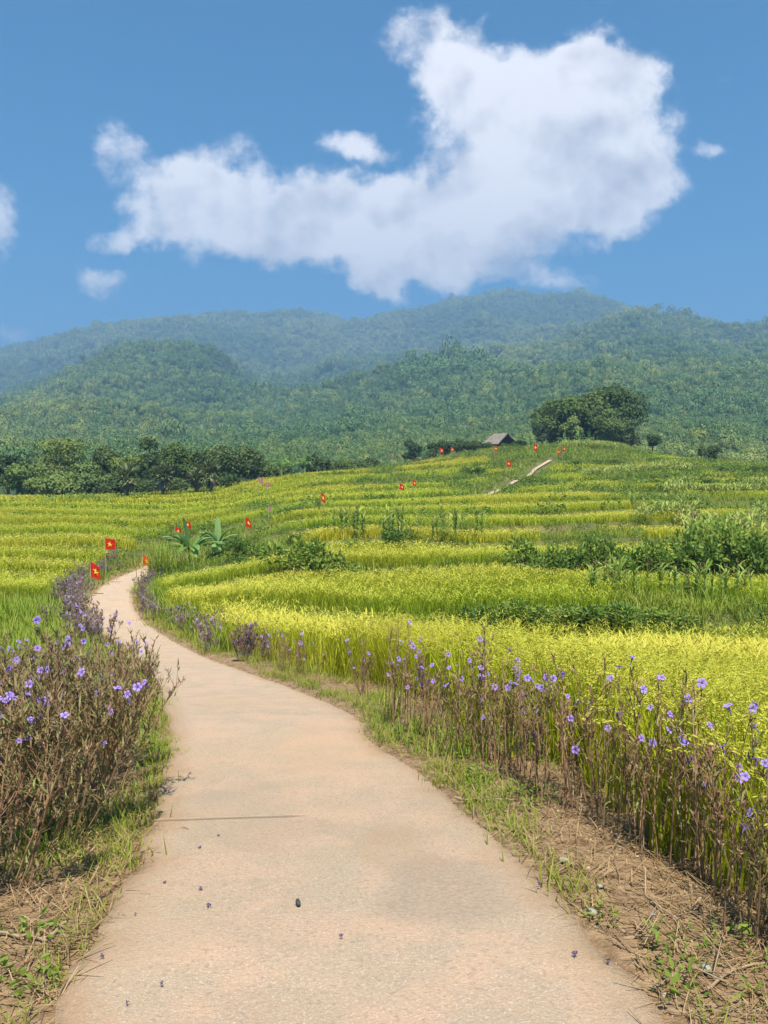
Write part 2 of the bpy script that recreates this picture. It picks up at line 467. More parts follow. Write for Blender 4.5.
def build_ground():
    na, ny = 430, 720
    s = np.linspace(-1, 1, na); s = .9 * np.sign(s) * (.55 * np.abs(s) + .45 * np.abs(s) ** 2)
    ly = np.linspace(math.log(2.0), math.log(178 + 9), ny); yv = np.exp(ly) - 9
    X = s[None, :] * (yv[:, None] + 9.5); Y = np.repeat(yv[:, None], na, 1)
    z, T, fr, e, side, idx, e2 = ground(X, Y, True)
    V = np.c_[X.ravel(), Y.ravel(), z.ravel()]
    i = np.arange(ny - 1)[:, None] * na + np.arange(na - 1)[None]
    F = np.stack([i, i + 1, i + na + 1, i + na], -1).reshape(-1, 4)
    veg = smooth(.2, 1.0, e) * .9
    ynear = V[:, 1]
    veg = np.where(ynear < 11, smooth(.5, 1.6, e) * .85, veg)
    soilpatch = smooth(.16, .26, fbm(V[:, 0] * .11, V[:, 1] * .11, 91, 3)) * smooth(40, 55, ynear) * (fr > .82)
    veg = veg * (1 - soilpatch)
    me = raw_mesh('ground', V, F, [M['soil']], smooth_shade=True, extra={'veg': veg})
    o = bpy.data.objects.new('ground', me); C.objects.link(o)
    tag(o, 'terraced hillside of soil and turf banks under the rice', kind='structure')
build_ground()

# ------------------------------------------------------------------ path
m, nt, d = nodes_for('path_concrete'); b = NB(nt)
pos = b.N.new('ShaderNodeNewGeometry').outputs['Position']
big = b.noise(pos, .55, 4, .5); midn = b.noise(pos, 3.2, 6, .6); fine = b.noise(pos, 60, 5, .75); grit = b.noise(pos, 120, 3, .8)
col = b.mix(b.rng(big, .35, .65), (.475, .35, .228), (.445, .342, .24))
col = b.mix(b.rng(midn, .40, .62, 0, .75), col, (.56, .375, .25))
col = b.mix(b.rng(b.noise(pos, 1.7, 7, .68, .6), .50, .64, 0, .6), col, (.40, .31, .215))
col = b.mix(b.rng(fine, .50, .64, 0, .7), col, (.27, .20, .14))
col = b.mix(b.rng(grit, .53, .64, 0, .7), col, (.70, .58, .44))
wob = b.vmath('MULTIPLY_ADD', b.noise(pos, 2.5, 5, .6, 0, True), (.7, .7, 0), (-.35, -.35, 0))
wpos = b.vmath('ADD', pos, wob)
def patch(u, v, rx, ry, Y):
    p = at(u, v, Y)
    q = b.vmath('MULTIPLY', b.vmath('SUBTRACT', wpos, tuple(p)), (1 / rx, 1 / ry, 0))
    return b.rng(b.vmath('LENGTH', q), .55, 1.0, 1, 0)
for (u, v, rx, ry, Y, cc, a) in [(442, 890, .34, .40, 3.25, (.33, .265, .20), .75), (262, 838, .30, .42, 3.9, (.36, .28, .20), .45), (235, 800, .42, .5, 4.5, (.38, .30, .22), .4),
                             (400, 850, .26, .5, 3.7, (.42, .29, .18), .6), (330, 745, .5, 1.1, 6.0, (.56, .36, .21), .4), (140, 930, .3, .5, 2.9, (.45, .34, .23), .4)]:
    col = b.mix(b.math('MULTIPLY', b.math('MULTIPLY', patch(u, v, rx, ry, Y), b.math('MULTIPLY', b.rng(fine, .35, .6, .35, 1), b.rng(midn, .3, .55, .45, 1))), a), col, cc)
# one transverse joint, open at the path's outer side and filled with dirt where it ends
j0, j1 = at(160, 817, 4.13), at(308, 807, 4.22)
sx = b.N.new('ShaderNodeSeparateXYZ'); b.put(sx.inputs[0], b.vmath('ADD', pos, b.vmath('MULTIPLY_ADD', b.noise(pos, 9, 4, .6, 0, True), (.03, .03, 0), (-.015, -.015, 0))))
slope = (j1[1] - j0[1]) / (j1[0] - j0[0])
dist = b.math('ABSOLUTE', b.math('SUBTRACT', b.math('SUBTRACT', sx.outputs[1], float(j0[1])), b.math('MULTIPLY', b.math('SUBTRACT', sx.outputs[0], float(j0[0])), float(slope))))
crack = b.math('MULTIPLY', b.rng(dist, .006, .030, 1, 0), b.rng(sx.outputs[0], float(j1[0]) - .12, float(j1[0]) + .05, 1, 0))
col = b.mix(b.math('MULTIPLY', crack, .5), col, (.2, .145, .1))
# dirt brought in along the edges
col = b.mix(b.math('MULTIPLY', b.rng(b.math('ADD', b.attr('edge'), b.math('MULTIPLY_ADD', midn, .5, -.25)), .72, 1.05), .7), col, (.36, .235, .13))
b.put(d.inputs['Base Color'], col)
hgt = b.math('ADD', b.math('MULTIPLY', fine, .6), b.math('SUBTRACT', b.math('MULTIPLY', grit, .35), b.math('MULTIPLY', crack, .8)))
b.L.new(b.bump(hgt, .8, .018), d.inputs['Normal'])
M['path'] = m

def build_path(name, L, R, label, nx=26, lift=0.0):
    n = len(L); t = np.r_[0, np.linspace(.006, .994, nx - 2), 1]
    P = L[:, None] * (1 - t[None, :, None]) + R[:, None] * t[None, :, None]
    wid = np.linalg.norm(R - L, axis=1)
    for col_, sgn in ((0, -1), (nx - 1, 1)):
        jit = fbm(P[:, col_, 0] * 3.4, P[:, col_, 1] * 3.4, 15 + sgn, 4) * .13
        dirv = unit(R - L)
        P[:, col_] += dirv * (jit * np.minimum(wid, 1.8) / 1.8)[:, None]
    for k in range(1, nx - 1):
        P[:, k] = P[:, 0] * (1 - t[k]) + P[:, nx - 1] * t[k]
    P[..., 2] += lift + fbm(P[..., 0] * .9, P[..., 1] * .9, 41, 3) * .012 * np.minimum(1, 4 * t * (1 - t))[None]
    P[:, 0, 2] -= .05; P[:, -1, 2] -= .05
    edge = np.broadcast_to(np.abs(2 * t - 1)[None], (n, nx))
    i = np.arange(n - 1)[:, None] * nx + np.arange(nx - 1)[None]
    F = np.stack([i, i + 1, i + nx + 1, i + nx], -1).reshape(-1, 4)
    me = raw_mesh(name, P.reshape(-1, 3), F, [M['path']], smooth_shade=True, extra={'edge': edge.ravel()})
    o = bpy.data.objects.new(name, me); C.objects.link(o)
    tag(o, label, kind='structure')
def dense(P, n):
    s = np.r_[0, np.cumsum(np.linalg.norm(np.diff(P, axis=0), axis=1))]
    q = np.linspace(0, s[-1], n)
    return np.stack([np.interp(q, s, P[:, k]) for k in range(3)], 1)
build_path('path', PL, PR, 'narrow dusty concrete path winding downhill', lift=.004)
build_path('path', P2L, P2R, 'far stretch of the pale path climbing to the hut', 5, .13)

# ------------------------------------------------------------------ hills
HC = {
    -420: [(470, 300), (440, 600), (415, 1000), (410, 1300), (420, 1700), (385, 2700)],
    -200: [(470, 300), (440, 500), (405, 900), (392, 1150), (405, 1500), (370, 2600)],
    0: [(480, 220), (450, 420), (420, 650), (384, 1000), (398, 1500), (353, 2500)],
    60: [(480, 220), (450, 420), (418, 650), (362, 1050), (385, 1500), (337, 2500)],
    145: [(478, 230), (450, 420), (410, 700), (338, 1100), (362, 1500), (335, 2050), (316, 2500)],
    200: [(478, 230), (450, 420), (410, 720), (350, 1100), (368, 1500), (335, 2050), (310, 2500)],
    245: [(475, 230), (447, 420), (410, 750), (375, 1100), (376, 1500), (340, 2050), (309, 2500)],
    310: [(470, 260), (440, 480), (412, 800), (406, 1100), (380, 1500), (343, 2100), (316, 2600)],
    345: [(470, 260), (435, 480), (405, 780), (397, 1000), (385, 1400), (348, 2050), (319, 2600)],
    400: [(470, 260), (430, 480), (398, 750), (386, 900), (390, 1300), (350, 1950), (309, 2600)],
    490: [(465, 260), (420, 480), (385, 750), (372, 950), (360, 1300), (330, 1950), (290, 2700)],
    540: [(462, 260), (414, 480), (380, 750), (360, 1020), (348, 1400), (326, 1950), (294, 2700)],
    600: [(459, 260), (407, 480), (368, 780), (338, 1200), (330, 1550), (316, 2050), (297, 2700)],
    640: [(458, 260), (405, 480), (362, 800), (326, 1300), (330, 1600), (325, 2100), (309, 2700)],
    670: [(458, 260), (405, 480), (360, 800), (322, 1300), (345, 1800), (340, 2600)],
    768: [(462, 260), (410, 480), (365, 800), (333, 1250), (352, 1800), (348, 2600)],
    950: [(475, 260), (430, 480), (385, 800), (350, 1250), (370, 1800), (365, 2600)],
    1200: [(475, 260), (440, 480), (405, 800), (380, 1250), (400, 1800), (385, 2600)],
}
hc = []
for u, L in HC.items():
    for v, Y in L: hc.append(at(u, v + (7 if Y > 2300 else (12 if u > 655 else 7) if Y > 950 else 0), Y))
    hc.append(np.array([x_of(u, 165), 165, -13.0]))
    hc.append(at(u, L[-1][0] + 60, 3500)); hc.append(at(u, L[-1][0] + 110, 4200))
hc = np.array(hc)
def QH(x, y): return np.stack([np.asarray(x) / np.asarray(y) * 2.2, np.log(y)], -1)
hill_tps = TPS(QH(hc[:, 0], hc[:, 1]), hc[:, 2] / hc[:, 1], 1e-4)
def zhill(x, y):
    z = hill_tps(QH(x, y)) * y
    n = fbm(x * .0042, y * .0035, 51, 4) * .085 + fbm(x * .013, y * .010, 58, 3) * .03
    return z + n * y * smooth(230, 700, y) * (1 - .55 * smooth(1500, 2300, y))
m, nt, d = nodes_for('forest_floor'); b = NB(nt)
pos = b.N.new('ShaderNodeNewGeometry').outputs['Position']
b.put(d.inputs['Base Color'], b.mix(b.rng(b.noise(pos, .02, 5), .35, .65), (.022, .042, .012), (.05, .075, .02)))
M['forest_floor'] = m
def build_hills():
    na, ny = 320, 320
    s = np.linspace(-1.15, 1.15, na); yv = np.exp(np.linspace(math.log(166), math.log(4150), ny))
    X = s[None] * yv[:, None]; Y = np.repeat(yv[:, None], na, 1)
    Z = zhill(X.ravel(), Y.ravel())
    i = np.arange(ny - 1)[:, None] * na + np.arange(na - 1)[None]
    F = np.stack([i, i + 1, i + na + 1, i + na], -1).reshape(-1, 4)
    me = raw_mesh('hills', np.c_[X.ravel(), Y.ravel(), Z], F, [M['forest_floor']], smooth_shade=True)
    o = bpy.data.objects.new('hills', me); C.objects.link(o)
    tag(o, 'hills and mountain ridges behind the terraces', kind='structure')
    V = np.array([[-4800, -450, -16], [4800, -450, -16], [4800, 4200, -16], [-4800, 4200, -16]], float)
    me = raw_mesh('terrain', V, np.array([[0, 1, 2, 3]]), [M['forest_floor']])
    o = bpy.data.objects.new('terrain', me); C.objects.link(o)
    tag(o, 'wide green valley floor reaching to the horizon', kind='structure')
build_hills()

# ------------------------------------------------------------------ scatter: one stuff object that holds its clumps and where they grow
def gn_scatter(name, protos, mats, P, pk, rot, scl, tint, label):
    """protos: list of Acc (their faces are the clumps); points: loose vertices the clumps are set on."""
    V, F, H, R, MI, PID = [], [], [], [], [], []; n = 0
    for k, a in enumerate(protos):
        v, f, h, r, mi = a.arrays()
        V.append(v); F.append(f + n); H.append(h); R.append(r); MI.append(mi); PID.append(np.full(len(v), k + 1)); n += len(v)
    npnt = len(P)
    V.append(P); H.append(np.zeros(npnt)); R.append(np.zeros(npnt)); PID.append(np.zeros(npnt, int))
    V = np.concatenate(V); F = np.concatenate(F)
    me = raw_mesh(name, V, F, mats, np.concatenate(H), np.concatenate(R), np.concatenate(MI))
    tot = len(V); z = tot - npnt
    def ai(nm, typ, arr, key):
        a = me.attributes.new(nm, typ, 'POINT'); a.data.foreach_set(key, arr)
    ai('pid', 'INT', np.concatenate(PID).astype(np.int32), 'value')
    ai('pk', 'INT', np.r_[np.full(z, -1), pk].astype(np.int32), 'value')
    ai('tint', 'FLOAT', np.r_[np.zeros(z), tint].astype(np.float32), 'value')
    ai('rot', 'FLOAT_VECTOR', np.vstack([np.zeros((z, 3)), rot]).astype(np.float32).ravel(), 'vector')
    ai('scl', 'FLOAT_VECTOR', np.vstack([np.ones((z, 3)), scl]).astype(np.float32).ravel(), 'vector')
    o = bpy.data.objects.new(name, me); C.objects.link(o)
    ng = bpy.data.node_groups.new('scatter_' + name, 'GeometryNodeTree')
    ng.interface.new_socket('Geometry', in_out='INPUT', socket_type='NodeSocketGeometry')
    ng.interface.new_socket('Geometry', in_out='OUTPUT', socket_type='NodeSocketGeometry')
    N, L = ng.nodes, ng.links
    gi = N.new('NodeGroupInput'); go = N.new('NodeGroupOutput')
    def named(nm, typ):
        x = N.new('GeometryNodeInputNamedAttribute'); x.data_type = typ; x.inputs['Name'].default_value = nm
        return [s for s in x.outputs if s.name == 'Attribute' and s.enabled][0]
    def eq(a, k):
        x = N.new('FunctionNodeCompare'); x.data_type = 'INT'; x.operation = 'EQUAL'
        ins = [s for s in x.inputs if s.enabled]; L.new(a, ins[0]); ins[1].default_value = k; return x.outputs[0]
    pid, pkn, rn, sn = named('pid', 'INT'), named('pk', 'INT'), named('rot', 'FLOAT_VECTOR'), named('scl', 'FLOAT_VECTOR')
    sp = N.new('GeometryNodeSeparateGeometry'); sp.domain = 'POINT'; L.new(gi.outputs[0], sp.inputs[0]); L.new(eq(pid, 0), sp.inputs[1])
    e2r = N.new('FunctionNodeEulerToRotation'); L.new(rn, e2r.inputs[0])
    j = N.new('GeometryNodeJoinGeometry')
    for k in range(len(protos)):
        pr_ = N.new('GeometryNodeSeparateGeometry'); pr_.domain = 'POINT'; L.new(gi.outputs[0], pr_.inputs[0]); L.new(eq(pid, k + 1), pr_.inputs[1])
        ip = N.new('GeometryNodeInstanceOnPoints'); L.new(sp.outputs[0], ip.inputs['Points']); L.new(eq(pkn, k), ip.inputs['Selection'])
        L.new(pr_.outputs[0], ip.inputs['Instance']); L.new(e2r.outputs[0], ip.inputs['Rotation']); L.new(sn, ip.inputs['Scale'])
        L.new(ip.outputs[0], j.inputs[0])
    L.new(j.outputs[0], go.inputs[0])
    md = o.modifiers.new('scatter', 'NODES'); md.node_group = ng
    tag(o, label, kind='stuff')
    return o

def jgrid(y0, y1, s, marg=4.0, k=.60):
    xm = k * y1 + marg
    gx = np.arange(-xm, xm, s); gy = np.arange(y0, y1, s)
    X, Y = np.meshgrid(gx, gy); X = X.ravel() + rng.uniform(-.5, .5, X.size) * s; Y = Y.ravel() + rng.uniform(-.5, .5, Y.size) * s
    ok = (np.abs(X) < k * np.maximum(Y, 0) + marg) & (Y >= y0 - s) & (Y < y1)
    return X[ok], Y[ok]

# rice clumps, near to far
def rice_near():
    a = Acc(); n = 34
    P = np.c_[rng.normal(0, .045, (n, 2)), np.zeros(n)]; az = rng.uniform(0, 6.28, n)
    V, F, h = blades(P, az, rng.uniform(.5, .85, n), rng.uniform(.008, .014, n), rng.uniform(-.05, .18, n), rng.uniform(.10, .75, n), 4)
    a.add(V, F, h, np.repeat(rng.uniform(0, .55, n) ** 1.5, 10), 0)
    n = 10
    P = np.c_[rng.normal(0, .05, (n, 2)), np.zeros(n)]; az = rng.uniform(0, 6.28, n)
    L_ = rng.uniform(.82, 1.02, n); t0 = rng.uniform(-.05, .12, n); t1 = rng.uniform(1.2, 2.4, n)
    V, F, h = blades(P, az, L_, .004, t0, t1, 7, .3, .5, 4.0)
    a.add(V, F, h, .3, 0)
    for k in range(n):
        d = np.array([math.cos(az[k]), math.sin(az[k]), 0]); c = P[k].copy(); pts = []
        for s in range(40):
            t = s / 40; th = t0[k] + t1[k] * (t + 1 / 80) ** 4; st = (d * math.sin(th) + np.array([0, 0, math.cos(th)])) * L_[k] / 40
            c = c + st
            if t > .74: pts.append((c.copy(), st / np.linalg.norm(st)))
        PP = np.array([p[0] for p in pts for _ in range(5)]) + rng.normal(0, .0055, (len(pts) * 5, 3))
        DD = np.array([p[1] for p in pts for _ in range(5)]) + rng.normal(0, .22, (len(pts) * 5, 3)) + np.array([0, 0, -.1])
        V, F = kites(PP, DD, .019, .0068)
        a.add(V, F, rng.uniform(0, 1, len(V)), np.repeat(rng.uniform(0, .8, len(PP)), 4), 1)
    return a
def rice_mid(n, W, rad, seg, npan, pw, hmax=.85):
    a = Acc()
    P = np.c_[rng.uniform(-rad, rad, (n, 2)), np.zeros(n)]; az = rng.uniform(0, 6.28, n)
    V, F, h = blades(P, az, rng.uniform(.5, hmax, n), rng.uniform(.7, 1.2, n) * W, rng.uniform(-.05, .25, n), rng.uniform(.1, .9, n), seg)
    a.add(V, F, h, np.repeat(rng.uniform(0, .6, n), 2 * (seg + 1)), 0)
    P = np.c_[rng.uniform(-rad, rad, (npan, 2)), rng.uniform(.55, .82, npan)]; az = rng.uniform(0, 6.28, npan)
    V, F, h = blades(P, az, rng.uniform(.16, .26, npan), pw, rng.uniform(.5, 1.2, npan), rng.uniform(.8, 1.6, npan), 2, .5, .3)
    a.add(V, F, h, np.repeat(rng.uniform(0, .8, npan), 6), 1)
    return a
def grass_proto(n, W, rad, lo, hi, seg=2, bendy=1.1):
    a = Acc(); P = np.c_[rng.normal(0, rad, (n, 2)), np.full(n, -.02)]; az = rng.uniform(0, 6.28, n)
    V, F, h = blades(P, az, rng.uniform(lo, hi, n), rng.uniform(.7, 1.3, n) * W, rng.uniform(0, .4, n), rng.uniform(.2, bendy, n), seg)
    return a.add(V, F, h, np.repeat(rng.uniform(0, 1, n) ** 2, 2 * (seg + 1)), 0)
def weed_proto(n, ls, rad, hgt):
    a = Acc(); r = rad * np.sqrt(rng.uniform(0, 1, n)); th = rng.uniform(0, 6.28, n)
    z = hgt * rng.uniform(.02, 1, n) * np.sqrt(np.maximum(0, 1 - (r / rad) ** 2) * .8 + .2)
    P = np.c_[r * np.cos(th), r * np.sin(th), z]
    D = np.c_[np.cos(th), np.sin(th), rng.uniform(-.3, .8, n)] + rng.normal(0, .5, (n, 3))
    V, F = kites(P, D, rng.uniform(.7, 1.3, n) * ls, rng.uniform(.35, .6, n) * ls, bend=.12)
    return a.add(V, F, np.repeat(np.clip(z / hgt, 0, 1), 4), np.repeat(rng.uniform(0, 1, n) ** 1.5, 4), 0)

def is_rice(x, y, T, fr, e, side, e2):
    """where rice stands: on the treads, away from the path, the banks and the wild patches."""
    bank = np.where(y < 24.4, .95, .88) + .03 * smooth(-4, -14, x) + .05 * fbm(x * .5, y * .5, 61, 2)
    bank = np.where((y < 17), 2.0, bank)
    ok = fr < bank
    edge = np.where(side > 0, np.where(y < 10.5, .74, np.where(y < 20, .75, 1.3 + 1.2 * fbm(x * .3, y * .3, 8, 2))), np.where(y < 30, 3.0, 1.6)) + .3 * fbm(x * 1.1, y * 1.1, 12, 2)
    ok &= (e > edge) & (e2 > 2.4 + 2.5 * fbm(x * .2, y * .2, 44, 2))
    wildl = (side < 0) & (y < 24 + 5 * fbm(x * .15, y * .15, 22, 2)) & (y < 46) & (x < PC[0, 0])
    ok &= ~wildl
    ok &= ~wild_hill(x, y)
    return ok
def wild_hill(x, y):
    """grass and scrub: the hill's crown, the strip beside the banana plants and the corner by the hedge."""
    w = fbm(x * .09, y * .07, 35, 3) > .11 - .30 * smooth(95, 130, y) * smooth(10, 30, x) - .12 * smooth(40, 60, y) * smooth(0, 12, x)
    w &= y > 34
    nook = ((x - x_of(705, 23.5)) / 2.4) ** 2 + ((y - 24.5) / 2.0) ** 2 < 1 + .8 * fbm(x * .6, y * .6, 2, 2)
    ban = ((x + 9.5) / 5.5) ** 2 + ((y - 43) / 9) ** 2 < 1 + 1.2 * fbm(x * .4, y * .4, 6, 2)
    return w | nook | ban

def scatter_rice():
    protos = [rice_near() for _ in range(4)] + [rice_mid(28, .016, .16, 3, 11, .022) for _ in range(3)] + \
             [rice_mid(28, .034, .30, 2, 9, .04) for _ in range(3)] + [rice_mid(44, .075, .62, 2, 9, .10, .9) for _ in range(3)]
    P, K, Rr, S, Tn = [], [], [], [], []
    for (y0, y1, s, k0, kn, sc) in [(2.4, 10.5, .20, 0, 4, 1.0), (10.5, 34, .30, 4, 3, 1.0), (34, 74, .52, 7, 3, 1.0), (74, 160, .90, 10, 3, 1.0)]:
        x, y = jgrid(y0, y1, s)
        z, T, fr, e, side, idx, e2 = ground(x, y, True)
        ok = is_rice(x, y, T, fr, e, side, e2)
        x, y, z, T = x[ok], y[ok], z[ok], T[ok]; n = len(x)
        cell = np.floor(T) * 7 + np.floor((x + 200 + 6 * vnoise(y * .1, T, 3)) / (9 + .12 * y))
        cr = hash2(cell, np.floor(T), 7)
        tint = np.clip(.05 + .75 * cr + .9 * fbm(x * .12, y * .12, 71, 3) + rng.normal(0, .05, n), 0, 1)
        ripe = smooth(23.5, 20, y)                       # the field nearest the camera is the ripest
        tint = np.clip(tint * (1 - .5 * ripe) + .38 * ripe, 0, 1)
        hs = (1 - .26 * smooth(22, 26, y)) * (.86 + .22 * hash2(cell, np.floor(T), 9)) * rng.uniform(.88, 1.1, n) * (1 + .25 * fbm(x * .8, y * .8, 18, 2))
        P.append(np.c_[x, y, z - .01]); K.append(k0 + rng.integers(0, kn, n))
        Rr.append(np.c_[rng.normal(0, .05, n), rng.normal(0, .05, n), rng.uniform(0, 6.28, n)])
        S.append(np.c_[np.ones(n), np.ones(n), hs] * sc); Tn.append(tint)
    gn_scatter('rice_crop', protos, [M['rice_leaf'], M['rice_grain']], np.concatenate(P), np.concatenate(K), np.concatenate(Rr), np.concatenate(S), np.concatenate(Tn),
               'ripening yellow green rice standing on the terraces')
    print('rice', sum(map(len, P)))
scatter_rice()

def scatter_grass():
    protos = [grass_proto(26, .006, .05, .05, .16, 2) for _ in range(3)] + [grass_proto(26, .013, .10, .18, .5, 3) for _ in range(3)] + \
             [grass_proto(24, .03, .22, .2, .6, 2) for _ in range(3)] + [grass_proto(26, .08, .5, .3, .75, 2) for _ in range(3)]
    P, K, Rr, S, Tn = [], [], [], [], []
    def put(x, y, z, k, sc, tint):
        n = len(x)
        P.append(np.c_[x, y, z]); K.append(k); Rr.append(np.c_[rng.normal(0, .1, n), rng.normal(0, .1, n), rng.uniform(0, 6.28, n)])
        S.append(np.c_[sc, sc, sc * rng.uniform(.7, 1.2, n)]); Tn.append(np.clip(tint, 0, 1))
    # verges near the camera
    x, y = jgrid(1.9, 12, .085, 1.0)
    z, T, fr, e, side, idx, e2 = ground(x, y, True)
    lush = fbm(x * 1.5, y * 1.5, 81, 3) + .25 * np.exp(-((e - .10) / .09) ** 2) - .06
    lush = lush + np.where((side < 0) & (e < .6) & (y > 3.4), .20, 0) - .03 * (e > .35) * (side > 0) * (y < 7)
    ok = (e > -.02) & (e < 1.4) & (lush > .10)
    put(x[ok], y[ok], z[ok], rng.integers(0, 3, ok.sum()), rng.uniform(.5, 1.15, ok.sum()), .15 + 1.2 * fbm(x[ok], y[ok], 4, 2) + .3 * rng.random(ok.sum()))
    # meadow on the left of the path and the verges further on
    x, y = jgrid(5.5, 34, .30, 2.0)
    z, T, fr, e, side, idx, e2 = ground(x, y, True)
    rice = is_rice(x, y, T, fr, e, side, e2)
    ok = ~rice & (e > .0) & ((e > .15) | (rng.random(len(x)) < .5)) & ~((side > 0) & (e < 1.0) & (y < 10)) & ~((side < 0) & (e < 1.2) & (y < 7))
    ok &= (np.abs(x) < .56 * y + 2.5)
    x, y, z, e, sd = x[ok], y[ok], z[ok], e[ok], side[ok]
    sc = np.where(e < .7, rng.uniform(.30, .6, len(x)), rng.uniform(.7, 1.35, len(x))) * np.where(y < 12, .75, 1)
    put(x, y, z, np.where(y < 16, 3, 6) + rng.integers(0, 3, len(x)), sc, .15 + .9 * fbm(x * .35, y * .35, 4, 3) + .3 * (e < .7))
    # banks and wild patches
    for y0, y1, s, k0 in ((34, 76, .62, 6), (76, 165, 1.1, 9)):
        x, y = jgrid(y0, y1, s)
        z, T, fr, e, side, idx, e2 = ground(x, y, True)
        rice = is_rice(x, y, T, fr, e, side, e2)
        ok = ~rice & (e > .15) & (e2 > 1.2)
        x, y, z = x[ok], y[ok], z[ok]
        put(x, y, z, k0 + rng.integers(0, 3, len(x)), rng.uniform(.6, 1.25, len(x)), .2 + 1.1 * fbm(x * .15, y * .15, 4, 3))
    gn_scatter('meadow_grass', protos, [M['grass']], np.concatenate(P), np.concatenate(K), np.concatenate(Rr), np.concatenate(S), np.concatenate(Tn),
               'green grass along the path, on the banks and in wild patches')
    print('grass', sum(map(len, P)))
scatter_grass()

def scatter_weeds():
    protos = [weed_proto(90, .10, .28, .45) for _ in range(3)] + [weed_proto(70, .24, .7, .8) for _ in range(3)] + [weed_proto(26, .035, .07, .09) for _ in range(3)]
    P, K, Rr, S, Tn = [], [], [], [], []
    for y0, y1, s, k0 in ((15, 50, .42, 0), (50, 160, 1.0, 3)):
        x, y = jgrid(y0, y1, s)
        z, T, fr, e, side, idx, e2 = ground(x, y, True)
        rice = is_rice(x, y, T, fr, e, side, e2)
        wild = wild_hill(x, y)
        dens = np.where(fr > .88, .80 - .5 * smooth(-6, -14, x), np.where(wild, .22, .18)) * (0.5 + 2.2 * np.clip(fbm(x * .3, y * .3, 66, 2) + .25, 0, .5))
        ok = ~rice & (e > .7) & (e2 > 1.2) & (rng.random(len(x)) < dens) & ~((side < 0) & (y < 36) & (x < 0))
        x, y, z = x[ok], y[ok], z[ok]; n = len(x)
        P.append(np.c_[x, y, z - .05]); K.append(k0 + rng.integers(0, 3, n)); Rr.append(np.c_[np.zeros((n, 2)), rng.uniform(0, 6.28, n)])
        sc = rng.uniform(.55, 1.3, n); S.append(np.c_[sc, sc, sc * rng.uniform(.7, 1.2, n)]); Tn.append(np.clip(rng.uniform(0, 1, n) + .8 * fbm(x * .1, y * .1, 3, 2), 0, 1))
    # small leafy weeds on the near verges
    x, y = jgrid(2.0, 9, .16, 1.0)
    z, T, fr, e, side, idx, e2 = ground(x, y, True)
    ok = (e > .06) & (e < 1.1) & (fbm(x * 1.8, y * 1.8, 55, 2) > .09)
    x, y, z = x[ok], y[ok], z[ok]; n = len(x)
    P.append(np.c_[x, y, z]); K.append(6 + rng.integers(0, 3, n)); Rr.append(np.c_[np.zeros((n, 2)), rng.uniform(0, 6.28, n)])
    sc = rng.uniform(.5, 1.2, n); S.append(np.c_[sc, sc, sc]); Tn.append(rng.uniform(0, .3, n))
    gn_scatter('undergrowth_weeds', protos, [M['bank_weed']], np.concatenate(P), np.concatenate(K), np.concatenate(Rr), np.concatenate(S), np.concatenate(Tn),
               'leafy green weeds covering the terrace banks')
    print('weeds', sum(map(len, P)))
scatter_weeds()

def straw_litter():
    a = Acc()
    x, y = jgrid(1.9, 11, .018, .8)
    e, side, idx = near_poly(x, y, PL, PR)
    keep = (e > -.10) & (e < 1.5) & (rng.random(len(x)) < np.where(e < .02, .07, .6) * (.35 + 1.6 * np.clip(fbm(x * 1.3, y * 1.3, 88, 3) + .3, 0, .7)) * np.where(y > 5, .5, 1))
    x, y = x[keep], y[keep]; z = ground(x, y); n = len(x)
    az = rng.uniform(0, 6.28, n)
    V, F, h = blades(np.c_[x, y, z + rng.uniform(.0, .02, n)], az, rng.uniform(.025, .16, n) , rng.uniform(.0025, .006, n), rng.uniform(1.0, 1.55, n), rng.uniform(0, .5, n), 2, .6, .4)
    V[:, 2] = np.maximum(V[:, 2], np.repeat(z, 6) + .003)
    a.add(V, F, h, np.repeat(rng.uniform(0, 1, n), 6), 0)
    o = obj('dry_straw', a, M['straw']); tag(o, 'dry straw and dead stalks littering the verges of the path', kind='stuff')
    print('straw', n)
straw_litter()

def soil_clods():
    a = Acc(); x, y = jgrid(1.9, 9, .03, .8)
    e, side, idx = near_poly(x, y, PL, PR)
    keep = (e > -.05) & (e < 1.3) & (rng.random(len(x)) < np.where(e < .03, .06, .22))
    x, y = x[keep], y[keep]; z = ground(x, y); n = len(x); r = .0022 + .007 * rng.random(n) ** 3
    cube = np.array([[i, j, k] for k in (-1, 1) for j in (-1, 1) for i in (-1, 1)], float)
    V = cube[None] * (1 + rng.uniform(-.45, .2, (n, 8, 3))) * (r[:, None, None] * np.array([1.1, 1, .75]))
    c_, s_ = np.cos(rng.uniform(0, 6.28, n)), np.sin(rng.uniform(0, 6.28, n)); q = np.hypot(c_, s_); c_, s_ = c_ / q, s_ / q
    V = np.stack([V[..., 0] * c_[:, None] - V[..., 1] * s_[:, None], V[..., 0] * s_[:, None] + V[..., 1] * c_[:, None], V[..., 2]], -1)
    V += np.c_[x, y, z + r * .3][:, None]
    F = np.array([[0, 2, 3, 1], [4, 5, 7, 6], [0, 1, 5, 4], [2, 6, 7, 3], [0, 4, 6, 2], [1, 3, 7, 5]])
    a.add(V.reshape(-1, 3), (np.arange(n)[:, None, None] * 8 + F[None]).reshape(-1, 4), .3, np.repeat(rng.uniform(0, 1, n), 8))
    M['clod'] = leaf_mat('clod', (.27, .17, .09), (.33, .22, .12), (.46, .36, .25), (.3, .2, .1), 0, .9)
    o = obj('gravel', a, M['clod'], None, True); tag(o, 'crumbs of dry soil and grit along the path edges', kind='stuff')
soil_clods()

